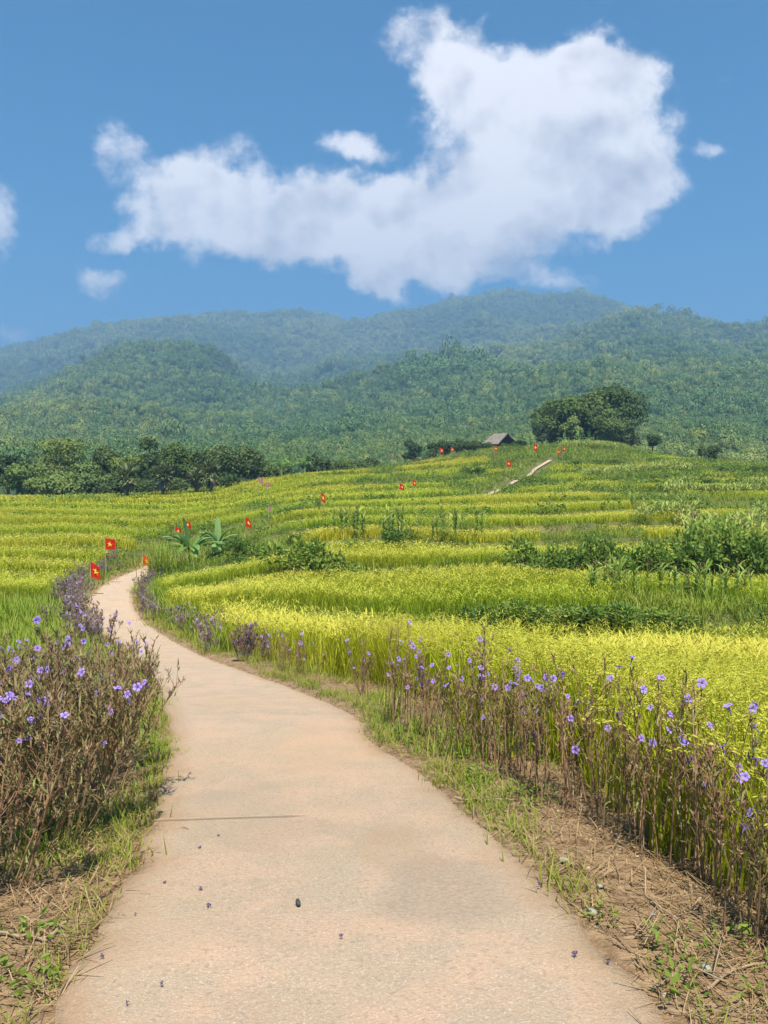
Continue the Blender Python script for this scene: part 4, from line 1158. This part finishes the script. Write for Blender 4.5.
def palm(u, Y, vtop, label, dead=14):
    x, y, z = spot(u, Y); Ht = at(u, vtop, Y)[2] - z; t = thing('fan_palm', label, 'palm', (x, y, z - .3), rng.uniform(0, 6), 'fan palms in the wood')
    hc_ = Ht * .60; tr = Acc(); V, F = tubes(np.array([[[0, 0, -.3], [.05, 0, hc_ * .5], [0, .05, hc_]]]), np.array([[.24, .17, .15]]), 7); tr.add(V, F); obj('trunk', tr, M['bark'], t, True)
    def fans(n, t0a, t0b, mat_, nm, Ls):
        a = Acc(); nb = 9
        for i in range(n):
            az = rng.uniform(0, 6.28); th = rng.uniform(t0a, t0b)
            d = np.array([math.cos(az) * math.sin(th), math.sin(az) * math.sin(th), math.cos(th)]); p0 = np.array([0, .05, hc_]); p = p0 + d * Ls * .55
            V, F = tubes(np.array([[p0, p]]), np.array([[.035, .022]]), 3); a.add(V, F, .3, 0)
            V, F, h = blades(np.tile(p, (nb, 1)), az + np.linspace(-.75, .75, nb) + rng.normal(0, .06, nb), Ls * rng.uniform(.6, 1.0, nb), .16 * Ls, th + rng.normal(0, .12, nb), rng.uniform(.1, .9, nb) * (1 if th < 1.8 else .2), 3, .6)
            a.add(V, F, h, rng.uniform(0, 1))
        obj(nm, a, M[mat_], t)
    fans(30, .05, 1.8, 'palm_leaf', 'frond', Ht * .34)
    fans(dead, 2.1, 2.9, 'dead_leaf', 'dead_frond', Ht * .26)
palm(128, 97, 462, 'fan palm with a skirt of pale dead fronds, first from the round crown', 16)
palm(163, 97, 462, 'fan palm with a tall dark trunk in the middle of the wood', 10)
palm(197, 97, 466, 'fan palm with drooping grey fronds at the rice edge', 12)
palm(211, 97, 459, 'fan palm half hidden by the dark inner trees', 10)

# ---- shrubs on the terraces
def shrub_mesh(n, ls):
    a = Acc(); nl = 7
    lc = np.c_[rng.normal(0, .42, (nl, 2)), rng.uniform(.18, .62, nl)]; lr = rng.uniform(.24, .42, nl)
    k = rng.integers(0, nl, n); d = unit(rng.normal(size=(n, 3))); d[:, 2] = np.where(d[:, 2] < -.35, -d[:, 2], d[:, 2])
    P = lc[k] + d * (lr[k] * rng.uniform(.5, 1.1, n))[:, None]; P[:, 2] = np.maximum(P[:, 2], .02)
    V, F = kites(P, d + rng.normal(0, .6, (n, 3)) - np.array([0, 0, .2]), rng.uniform(.6, 1.3, n) * ls, rng.uniform(.35, .6, n) * ls, bend=.12)
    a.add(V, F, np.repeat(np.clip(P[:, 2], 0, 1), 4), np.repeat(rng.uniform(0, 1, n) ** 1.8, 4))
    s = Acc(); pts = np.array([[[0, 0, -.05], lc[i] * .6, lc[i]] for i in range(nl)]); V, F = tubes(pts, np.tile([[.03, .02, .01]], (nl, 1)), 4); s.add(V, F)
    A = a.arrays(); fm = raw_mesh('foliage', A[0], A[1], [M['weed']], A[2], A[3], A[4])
    A = s.arrays(); sm = raw_mesh('stem', A[0], A[1], [M['bark']], A[2], A[3], A[4])
    return fm, sm
SH = [shrub_mesh(900, .15) for _ in range(5)]
def shrub(u, Y, wpx, hpx, label, group=None):
    x, y, z = spot(u, Y); W_ = wpx / FPX * Y / 1.45; H_ = hpx / FPX * Y / .95
    t = thing('leafy_shrub', label, 'shrub', (x, y, z), rng.uniform(0, 6), group, (W_, W_, H_))
    fm, sm = SH[rng.integers(0, 5)]
    for nm, me in (('foliage', fm), ('stem', sm)):
        o = bpy.data.objects.new(nm, me); C.objects.link(o); o.parent = t
shrub(313, 31.3, 62, 44, 'big round leafy shrub on the terrace edge')
shrub(338, 31.0, 34, 22, 'lower shrub leaning on the big round one')
shrub(263, 37, 26, 27, 'dark upright shrub between the banana plants and the big round shrub')
shrub(294, 39.5, 14, 12, 'tiny dark shrub behind the big round one')
shrub(236, 40, 26, 22, 'green shrub next to the smaller banana plant')
shrub(250, 35, 30, 17, 'low shrub at the foot of the bright rice corner')
shrub(295, 62, 24, 12, 'bright rounded shrub alone among the striped rice')
shrub(318, 61, 7, 18, 'thin upright shrub beneath the narrow red flag')
shrub(424, 50, 18, 14, 'dark shrub at the end of the bare soil patch')
shrub(393, 38.5, 36, 26, 'dark shrub at the foot of the maize plants')
shrub(352, 38.5, 24, 13, 'low shrub beside the first maize plants')
shrub(365, 58, 16, 9, 'small dark shrub above the bare soil patch')
for i, (u, w_, h_, lab) in enumerate([(545, 44, 34, 'shrub at the hedge tip above the lime rice'), (575, 40, 30, 'low dark shrub near the hedge tip'), (592, 34, 40, 'peaked shrub in the first half of the hedge'), (622, 44, 30, 'spreading shrub in the hedge below the level rice'),
                                      (655, 46, 36, 'rounded shrub in the middle of the hedge'), (690, 54, 44, 'tallest shrub of the hedge below the maize'), (722, 52, 42, 'bushy shrub in the last third of the hedge'), (752, 54, 46, 'dense shrub near the picture edge end of the hedge'), (785, 54, 40, 'shrub past the end of the hedge'),
                                      (560, 36, 24, 'narrow gap shrub between the tip shrubs'), (638, 36, 24, 'small shrub filling the hedge middle'), (706, 44, 30, 'dark shrub under the tallest one')]):
    shrub(u, 30.2 + rng.uniform(-.5, .9), w_ * 1.1, h_ * 1.3, lab, 'shrubs of the dark terrace hedge')
for u, Y, w_, h_, lab in [(480, 24.5, 46, 26, 'leafy shrub at the start of the low bank'), (520, 24.6, 50, 30, 'leafy shrub bulging from the low bank'), (565, 24.4, 56, 32, 'pale leafy shrub mid bank above the ripe rice'), (612, 24.5, 56, 32, 'broad leafy shrub on the low bank'), (655, 24.3, 50, 28, 'leafy shrub near the end of the low bank'), (686, 24.2, 30, 20, 'last leafy shrub of the low bank'),
                         (420, 24.4, 40, 18, 'low green shrub creeping on the bank'), (360, 24.3, 40, 16, 'flat green shrub on the narrow part of the bank')]:
    shrub(u, Y - .75, w_, h_ * .85, lab, 'shrubs on the low bank')
for u, Y, w_, h_, lab in [(655, 62, 40, 14, 'dark shrub line over the mid hill step'), (690, 61, 44, 14, 'dark shrub on the mid hill step, outer one'), (530, 92, 26, 9, 'flat shrub below the far path'), (545, 90, 18, 8, 'small flat shrub below the far path'), (505, 84, 20, 8, 'shrub where the far path starts'),
                         (668, 84, 40, 9, 'shrub strip over the pale terrace'), (700, 82, 34, 10, 'shrub strip end near the maize'), (740, 80, 44, 12, 'dark scrub on the outer hill flank'), (725, 100, 22, 9, 'scrub below the two skyline bushes'), (755, 98, 22, 9, 'scrub beyond the two skyline bushes'),
                         (575, 118, 22, 7, 'small shrub under the big clump'), (610, 119, 26, 7, 'low shrub under the tallest tree'), (655, 118, 18, 7, 'shrub before the single small tree'), (627, 104, 16, 6, 'dark spot shrub on the upper terraces'), (474, 106, 22, 10, 'shrub on the shoulder before the far path'), (455, 101, 24, 7, 'flat shrub on the shoulder above the maize')]:
    shrub(u, Y, w_, h_, lab, 'scattered shrubs of the upper terraces')

# ---- maize
def maize_mesh():
    a = Acc(); s = Acc(); n = 11; zs = np.linspace(.12, .92, n); az = np.arange(n) * 3.14 + rng.normal(0, .5, n)
    V, F, h = blades(np.c_[np.zeros((n, 2)), zs], az, rng.uniform(.38, .62, n), .085, rng.uniform(.25, .6, n), rng.uniform(.7, 1.7, n), 5, .6, .05); a.add(V, F, h, np.repeat(rng.uniform(0, 1, n), 12))
    V, F = tubes(np.array([[[0, 0, -.05], [.01, 0, .5], [0, .01, 1.05]]]), np.array([[.018, .014, .006]]), 5); s.add(V, F, .2, .5)
    tl = Acc(); V, F, h = blades(np.tile([[0, .01, 1.0]], (7, 1)), rng.uniform(0, 6.28, 7), .22, .016, .15, .5, 2); tl.add(V, F, h, .8)
    R_ = []
    for nm, q in (('stalk', s), ('foliage', a), ('tassel', tl)):
        A = q.arrays(); R_.append((nm, raw_mesh(nm, A[0], A[1], [M['straw' if nm == 'tassel' else 'maize']], A[2], A[3], A[4])))
    return R_
MZ = [maize_mesh() for _ in range(5)]
def maize(x, y, sc, label, group):
    t = thing('maize_plant', label, 'maize', (x, y, gz(x, y)), rng.uniform(0, 6.28), group, sc)
    for nm, me in MZ[rng.integers(0, 5)]:
        o = bpy.data.objects.new(nm, me); C.objects.link(o); o.parent = t
for i in range(44):
    u = rng.uniform(332, 482); Y = rng.uniform(39.5, 43.5); x, y, _ = spot(u, Y)
    maize(x, y, rng.uniform(1.0, 1.5), 'maize plant in the patch on the middle terrace above the big round shrub', 'maize plants of the middle patch')
for i in range(34):
    u = rng.uniform(690, 790); Y = rng.uniform(33.5, 38); x, y, _ = spot(u, Y)
    maize(x, y, rng.uniform(1.2, 1.9), 'tall leafy maize plant behind the dark hedge', 'maize plants behind the hedge')
for i in range(46):
    u = rng.uniform(590, 790); Y = rng.uniform(25.8, 28.2); x, y, _ = spot(u, Y)
    maize(x, y, rng.uniform(.7, 1.15), 'short leafy maize plant on the strip below the dark hedge', 'young maize below the hedge')
for i in range(36):
    u = rng.uniform(630, 708); Y = rng.uniform(56, 60); x, y, _ = spot(u, Y)
    maize(x, y, rng.uniform(.8, 1.15), 'dark maize plant in the block on the mid hill step', 'maize plants of the mid hill block')
def maize_crop():
    protos = []
    for k in range(3):
        a = Acc(); n = 34; P_ = np.c_[rng.uniform(-.5, .5, (n, 2)), rng.uniform(.1, .95, n)]
        V, F, h = blades(P_, rng.uniform(0, 6.28, n), rng.uniform(.4, .7, n), .10, rng.uniform(.2, .6, n), rng.uniform(.7, 1.6, n), 3); a.add(V, F, h, np.repeat(rng.uniform(0, 1, n), 8))
        protos.append(a)
    P_ = []
    for (u0, u1, Y0, Y1, n) in [(585, 690, 100, 106, 240), (668, 775, 72, 77, 220), (640, 770, 45, 49, 110), (560, 640, 140, 150, 200)]:
        u = rng.uniform(u0, u1, n); Y = rng.uniform(Y0, Y1, n) + 3 * np.sin(u * .05); P_.append(np.c_[x_of(u, Y), Y])
    P_ = np.concatenate(P_); n = len(P_); z = ground(P_[:, 0], P_[:, 1]); s = rng.uniform(.7, 1.15, n)
    gn_scatter('maize_crop', protos, [M['maize']], np.c_[P_, z], rng.integers(0, 3, n), np.c_[np.zeros((n, 2)), rng.uniform(0, 6.28, n)], np.c_[s, s, s], rng.uniform(0, .6, n), 'distant maize crop growing in pale green blocks on the hill')
maize_crop()

# ---- tall grass clumps by the path end and on the inner verge
def blade_clump(u, Y, L_, n, label, W_=.03, rad=.35):
    x, y, z = spot(u, Y); t = thing('tall_grass_clump', label, 'grass clump', (x, y, z)); a = Acc()
    P_ = np.c_[rng.normal(0, rad, (n, 2)), np.zeros(n)]; V, F, h = blades(P_, rng.uniform(0, 6.28, n), rng.uniform(.55, 1.1, n) * L_, W_, rng.uniform(0, .35, n), rng.uniform(.2, .9, n), 4); a.add(V, F, h, np.repeat(rng.uniform(0, 1, n) ** 2, 10))
    obj('foliage', a, M['grass'], t)
blade_clump(166, 41, 1.9, 420, 'bright tall grass clump at the path end before the banana plants', .035, .5)
blade_clump(222, 16.0, .75, 60, 'spiky blade clump standing above the inner verge plants', .022, .10)
blade_clump(390, 7.0, .22, 90, 'bright little grass tuft at the outer edge of the path bend', .008, .07)
blade_clump(424, 6.15, .24, 110, 'low grass tuft before the brown stalks at the bend', .008, .10)
blade_clump(465, 5.55, .26, 160, 'dull spreading grass tuft at the foot of the brown stalks', .008, .14)

# ---- hut and fence on the crest
def hut():
    Y = 150; x, y, z = spot(500, Y); z = at(500, 447, Y)[2]
    t = thing('thatched_hut', 'grey thatched hut with an open gable on the hill crest', 'hut', (x, y, z - .35), math.radians(-58), None, .82)
    Lx, Wy, he, hr = 3.0, 3.1, 1.0, 3.3
    def slab(P0, P1, P2, P3, th):
        P = np.array([P0, P1, P2, P3], float); n = unit(np.cross(P[1] - P[0], P[3] - P[0])); V = np.vstack([P, P - n * th])
        return V, np.array([[0, 1, 2, 3], [7, 6, 5, 4], [0, 4, 5, 1], [1, 5, 6, 2], [2, 6, 7, 3], [3, 7, 4, 0]])
    a = Acc()
    for sgn in (-1, 1):
        # roof slope cut into ragged courses of thatch
        for k in range(7):
            f0, f1 = k / 7, (k + 1.25) / 7
            nseg = 12
            for j in range(nseg):
                x0, x1 = -Lx + 2 * Lx * j / nseg, -Lx + 2 * Lx * (j + 1) / nseg
                sh = lambda X, f: [X * (1 - .22 * (1 - f)) if f < 0 else X * (.80 + .20 * f), sgn * (Wy * f + .03), hr - (hr - he) * f + .10 - .02 * k + rng.normal(0, .02)]
                V, F = slab(sh(x0, f0), sh(x1, f0), sh(x1, min(f1, 1.1) + rng.normal(0, .015)), sh(x0, min(f1, 1.1) + rng.normal(0, .015)), .10); a.add(V, F)
    obj('roof', a, M['thatch'], t)
    a = Acc()
    for sx in (-1, 1):
        for sy in (-1, 1):
            V, F = tubes(np.array([[[sx * 2.4, sy * 2.2, -.8], [sx * 2.4, sy * 2.2, he + .35]]]), np.array([[.10, .09]]), 6)
            aa = Acc(); aa.add(V, F); obj('post', aa, M['wood_dark'], t)
    for (P0, P1, P2, P3) in [([-2.3, -2.0, -.8], [2.3, -2.0, -.8], [2.3, -2.0, he + .3], [-2.3, -2.0, he + .3]), ([-2.3, 2.0, -.8], [2.3, 2.0, -.8], [2.3, 2.0, he + .3], [-2.3, 2.0, he + .3]), ([2.25, -1.95, -.8], [2.25, 1.95, -.8], [2.25, 1.95, he], [2.25, -1.95, he])]:
        V, F = slab(P0, P1, P2, P3, .08); a.add(V, F)
    obj('wall', a, M['wood_dark'], t)
    a = Acc()
    for sgn in (-1, 1):
        V, F = tubes(np.array([[[-2.5, sgn * 2.5, he + .05], [-2.5, 0, hr + .05]], [[2.5, sgn * 2.5, he + .05], [2.5, 0, hr + .05]]]), np.array([[.08, .08], [.08, .08]]), 5); a.add(V, F)
    V, F = tubes(np.array([[[-2.6, 0, hr], [2.6, 0, hr]]]), np.array([[.09, .09]]), 6); a.add(V, F)
    obj('roof_beam', a, M['wood_dark'], t)
hut()
def fence():
    t = thing('wooden_fence', 'low dark wooden fence along the crest below the round tree', 'fence', spot(400, 140))
    ox, oy, oz = t.location; a = Acc(); zs = []
    us = np.linspace(372, 428, 44)
    for k, u in enumerate(us):
        x, y, z = spot(u, 140 + 2 * math.sin(k * .1)); zs.append((x, y, z))
        V, F = tubes(np.array([[[x - ox, y - oy, z - oz - .2], [x - ox + rng.normal(0, .03), y - oy, z - oz + rng.uniform(.95, 1.3)]]]), np.array([[.09, .08]]), 5); a.add(V, F)
    obj('picket', a, M['fence_wood'], t)
    a = Acc(); zs = np.array(zs) - np.array([ox, oy, oz])
    for hh in (.4, .85):
        V, F = tubes((zs + np.array([0, .1, hh]))[None], np.full((1, len(zs)), .05), 4); a.add(V, F)
    obj('rail', a, M['fence_wood'], t)
fence()

# ---- small things on and beside the path
def pz(x, y):
    e, s_, k = near_poly([x], [y], PL, PR)
    return float((PL[k[0], 2] + PR[k[0], 2]) / 2) + .012 if e[0] < 0 else gz(x, y) + .006
def lump(u, v, Y, size, m_, name, label, cat, group=None, rot=0.0):
    p = at(u, v, Y); x, y = float(p[0]), float(p[1])
    n_u, n_v = 9, 6; th = np.arange(n_u) / n_u * 2 * math.pi; ph = np.linspace(-math.pi / 2 + .25, math.pi / 2 - .08, n_v)
    V = np.array([[math.cos(f) * math.cos(t_), math.cos(f) * math.sin(t_), math.sin(f)] for f in ph for t_ in th])
    V = V * (1 + .35 * (vnoise(V[:, 0] * 1.7 + u, V[:, 1] * 1.7 + V[:, 2] * 2, 3) - .5))[:, None] * np.array(size)
    F = [[i * n_u + j, i * n_u + (j + 1) % n_u, (i + 1) * n_u + (j + 1) % n_u, (i + 1) * n_u + j] for i in range(n_v - 1) for j in range(n_u)]
    F.append([(n_v - 1) * n_u + k for k in (0, 3, 5, 7)])
    a = Acc(); a.add(V, F); o = obj(name, a, m_, None, True); o.location = (x, y, pz(x, y) + size[2] * .8); o.rotation_euler = (0, 0, rot)
    tag(o, label, cat, group)
lump(298, 905, 3.08, (.010, .022, .012), M['stone_dark'], 'dark_pebble', 'small dark blue grey pebble lying alone in the middle of the path', 'pebble', None, .3)
for (u, v, Y, s, lab) in [(564, 856, 3.5, .024, 'pale pebble among straw, farthest of the verge pebbles'), (591, 925, 3.02, .024, 'pale pebble at the grassy path edge'), (601, 890, 3.25, .018, 'small pale pebble between the straw blades'), (653, 922, 3.0, .014, 'tiny white pebble near the stalk feet'), (706, 990, 2.66, .026, 'brownish pebble in the dead stalks heap'), (545, 768, 4.7, .02, 'pale pebble under the brown stalks')]:
    lump(u, v, Y, (s, s * .7, s * .5), M['stone_pale'], 'pale_pebble', lab, 'pebble', 'pale pebbles of the verge', u * .1)
DRYF = [raw_mesh('fallen_flower', *q.arrays()[:2], [M['petal_dry']], *q.arrays()[2:4]) for q in [flower_acc(.026, 2.4, .5) for _ in range(3)]]
PET = [(165, 884, 'fallen purple flower alone on the dusty path'), (200, 893, 'fallen purple petal beside another on the path'), (208, 901, 'larger of two fallen petals on the path'), (161, 987, 'fallen dark purple flower near the path start'), (128, 1007, 'fallen purple flower at the very start of the path'), (101, 958, 'fallen purple flower at the straw edge'),
       (136, 909, 'fallen purple flower pressed on the path margin'), (84, 956, 'fallen flower in the straw by the short stick'), (68, 983, 'fallen flower deep in the straw'), (200, 839, 'small dark petal below the joint in the path'), (218, 822, 'dark petal touching the joint in the path'), (539, 892, 'dark petal on the outer half of the path'), (575, 957, 'dark petal near the outer path edge'), (607, 963, 'dark purple petal right at the outer edge'), (142, 845, 'fallen flower at the grassy inner edge'), (102, 896, 'fallen flower by the green weeds'), (341, 936, 'tiny dark speck petal on the path')]
for i, (u, v, lab) in enumerate(PET):
    Y = 1.65 * FPX / (v - 470) * (1.0 if v > 900 else 1.03); p = at(u, v, Y); x, y = float(p[0]), float(p[1])
    o = bpy.data.objects.new('fallen_flower', DRYF[i % 3]); C.objects.link(o); s = rng.uniform(.28, .46); o.scale = (s, s * .7, s * .6)
    o.location = (x, y, pz(x, y) + .010); o.rotation_euler = (1.45 + rng.normal(0, .1), rng.normal(0, .2), rng.uniform(0, 6.28)); tag(o, lab, 'fallen flower', 'fallen flowers on the path')
def stick(u0, v0, u1, v1, Y0, Y1, r, label, twigs=0, lift=.012):
    p0, p1 = at(u0, v0, Y0), at(u1, v1, Y1)
    t = np.linspace(0, 1, 7)[:, None]; P_ = p0 * (1 - t) + p1 * t; P_ += rng.normal(0, .012, P_.shape) * np.array([1, 1, 0])
    for q in P_: q[2] = pz(q[0], q[1]) + lift
    a = Acc(); V, F = tubes(P_[None], np.linspace(r, r * .6, 7)[None], 6); a.add(V, F)
    for k in range(twigs):
        b0 = P_[rng.integers(2, 6)]; e_ = b0 + np.array([rng.normal(0, .08), rng.normal(0, .08), .06]); V, F = tubes(np.array([[b0, e_]]), np.array([[r * .5, r * .3]]), 4); a.add(V, F)
    o = obj('dead_stick', a, M['stick'], None, True); tag(o, label, 'stick', 'dead sticks on the verges')
stick(42, 932, 67, 914, 2.85, 2.97, .010, 'short thick pale stick in the straw')
stick(-8, 925, 56, 937, 2.88, 2.83, .006, 'long thin stick lying behind the short pale one')
stick(457, 793, 512, 797, 4.45, 4.40, .008, 'straight dead stick across the bare verge', 2)
stick(690, 985, 735, 1010, 2.68, 2.55, .006, 'dark forked dead stick in the litter heap', 3)
stick(634, 940, 648, 968, 2.95, 2.8, .005, 'thin dark broken stalk standing in straw', 2)
stick(700, 1015, 768, 985, 2.55, 2.7, .006, 'long grey stick beneath the dead stalks', 1)
stick(645, 905, 700, 960, 3.15, 2.85, .005, 'bent thin stalk lying on the litter', 1)
stick(160, 826, 190, 827, 4.0, 3.98, .004, 'thin twig under the joint in the path')


# ------------------------------------------------------------------ haze, sky, sun
def build_haze():
    x0, x1, y0, y1, z0, z1 = -5000, 5000, -500, 4300, -18, 650
    V = np.array([[x, y, z] for z in (z0, z1) for y in (y0, y1) for x in (x0, x1)], float)
    F = np.array([[0, 2, 3, 1], [4, 5, 7, 6], [0, 1, 5, 4], [2, 6, 7, 3], [0, 4, 6, 2], [1, 3, 7, 5]])
    m, nt, out = mat('haze')
    v = nt.nodes.new('ShaderNodeVolumePrincipled')
    v.inputs['Color'].default_value = (.36, .63, .98, 1); v.inputs['Density'].default_value = HAZE; v.inputs['Anisotropy'].default_value = .1
    nt.links.new(v.outputs[0], out.inputs['Volume'])
    me = raw_mesh('haze', V, F, [m])
    o = bpy.data.objects.new('haze', me); C.objects.link(o)
    tag(o, 'pale blue haze in the air over the valley', kind='stuff')
HAZE = .00048
build_haze()

SUN_EL, SUN_AZ = math.radians(63), math.radians(174)      # the sun stands behind the camera; azimuth from +Y clockwise
sd = np.array([math.sin(SUN_AZ) * math.cos(SUN_EL), math.cos(SUN_AZ) * math.cos(SUN_EL), math.sin(SUN_EL)])
sun_d = bpy.data.lights.new('sun', 'SUN'); sun_d.energy = 4.2; sun_d.angle = math.radians(.5); sun_d.color = (1, .94, .84)
sun = bpy.data.objects.new('sun', sun_d); C.objects.link(sun)
from mathutils import Vector
sun.rotation_euler = Vector(sd).to_track_quat('Z', 'Y').to_euler(); sun.location = (0, 0, 50)

w = bpy.data.worlds.new('World'); scene.world = w; w.use_nodes = True
nt = w.node_tree; nt.nodes.clear(); b = NB(nt)
out = b.N.new('ShaderNodeOutputWorld'); bg = b.N.new('ShaderNodeBackground'); b.L.new(bg.outputs[0], out.inputs[0])
sky = b.N.new('ShaderNodeTexSky'); sky.sky_type = 'NISHITA'; sky.sun_disc = False
sky.sun_elevation = SUN_EL; sky.sun_rotation = SUN_AZ; sky.air_density = 1.0; sky.dust_density = .2; sky.ozone_density = 4.0; sky.altitude = 600
SKY = .11
dirv = b.N.new('ShaderNodeTexCoord').outputs['Generated']
sep = b.N.new('ShaderNodeSeparateXYZ'); b.L.new(dirv, sep.inputs[0])
yy = b.math('MAXIMUM', sep.outputs[1], .05)
cb = b.N.new('ShaderNodeCombineXYZ'); b.put(cb.inputs[0], b.math('DIVIDE', sep.outputs[0], yy)); b.put(cb.inputs[1], b.math('DIVIDE', sep.outputs[2], yy))
q0 = cb.outputs[0]
q = b.vmath('ADD', q0, b.vmath('MULTIPLY_ADD', b.noise(q0, 7, 3, .5, 0, True), (.11, .11, 0), (-.055, -.055, 0)))
q = b.vmath('ADD', q, b.vmath('MULTIPLY_ADD', b.noise(q0, 24, 4, .6, 0, True), (.05, .05, 0), (-.025, -.025, 0)))
def blobs(L, q):
    acc = 0.0
    for (u, v, ru, rv, *wt) in L:
        d = ray(u, v); c = np.array([d[0] / d[1], d[2] / d[1]]); r = np.array([ru, rv]) / FPX
        k = b.vmath('MULTIPLY_ADD', q, (1 / r[0], 1 / r[1], 0), (-c[0] / r[0], -c[1] / r[1], 0))
        f = b.math('SUBTRACT', 1.0, b.vmath('DOT_PRODUCT', k, k), clamp=True)
        f = b.math('MULTIPLY', f, f)
        acc = b.math('MULTIPLY_ADD', f, wt[0] if wt else 1.0, acc)
    return acc
CLOUD = [(165, 195, 70, 62), (215, 185, 90, 62), (235, 235, 110, 50), (300, 205, 95, 62), (350, 235, 110, 62), (420, 240, 110, 70), (405, 272, 90, 34, .8), (480, 210, 100, 78),
         (560, 195, 118, 88), (628, 185, 74, 66), (548, 120, 96, 80), (606, 118, 70, 85), (500, 88, 92, 66), (436, 58, 68, 52), (606, 66, 66, 46), (462, 108, 66, 56), (455, 165, 62, 40, .7), (640, 150, 60, 60, .7), (560, 60, 70, 50, .7), (415, 195, 70, 34, .6), (345, 138, 44, 32, .95), (375, 155, 40, 26, .7),
         (114, 138, 42, 46, .9), (548, 276, 90, 24, .72), (112, 286, 54, 32, .85), (130, 235, 50, 26, .7), (0, 212, 26, 52, .75), (14, 322, 58, 26, .85), (704, 153, 26, 20, .55), (66, 317, 24, 12, .42), (725, 65, 14, 8, .35)]
fb = b.noise(q0, 9, 10, .66)
dens = blobs(CLOUD, q)
dn = b.math('MULTIPLY_ADD', b.math('SUBTRACT', fb, .5), 2.9, dens)
alpha = b.math('MULTIPLY', b.rng(dn, .20, 1.12), b.rng(dens, .02, .40))
# light on the cloud: thickness towards the sun (up and to the left) against the thickness here
fb1 = b.noise(q0, 7, 5, .5); fb2 = b.noise(b.vmath('ADD', q0, (-.016, .026, 0)), 7, 5, .5)
rel = b.math('MULTIPLY', b.math('SUBTRACT', fb1, fb2), 2.2)
qs = b.vmath('ADD', q, (-.02, .055, 0))
up = blobs(CLOUD[:15], qs)
shade = b.math('ADD', b.rng(up, .7, 3.4, .0, .9), b.math('MULTIPLY', rel, -2.0))
ccol = b.mix(b.math('ADD', shade, .05, clamp=True), (.575, .55, .55), (.29, .28, .315))
cl = b.mix(1.0, ccol, (CLOUD_B := (1.0 / SKY,) * 3), 'MULTIPLY')
skyc = b.mix(1.0, sky.outputs[0], (.0, .355, .50), 'MULTIPLY')
front = b.rng(sep.outputs[1], .05, .2)
b.put(bg.inputs[0], b.mix(b.math('MULTIPLY', alpha, front), skyc, cl))
bg.inputs[1].default_value = SKY

# ------------------------------------------------------------------ render settings
scene.view_settings.view_transform = 'Standard'; scene.view_settings.look = 'None'
scene.view_settings.exposure = 1.24; scene.view_settings.gamma = 1.0; scene.view_settings.use_curve_mapping = False
cy = scene.cycles
cy.max_bounces = 5; cy.diffuse_bounces = 3; cy.glossy_bounces = 1; cy.transmission_bounces = 3; cy.volume_bounces = 0; cy.transparent_max_bounces = 4
cy.caustics_reflective = False; cy.caustics_refractive = False
cy.use_denoising = True
cy.use_adaptive_sampling = True; cy.adaptive_threshold = .015
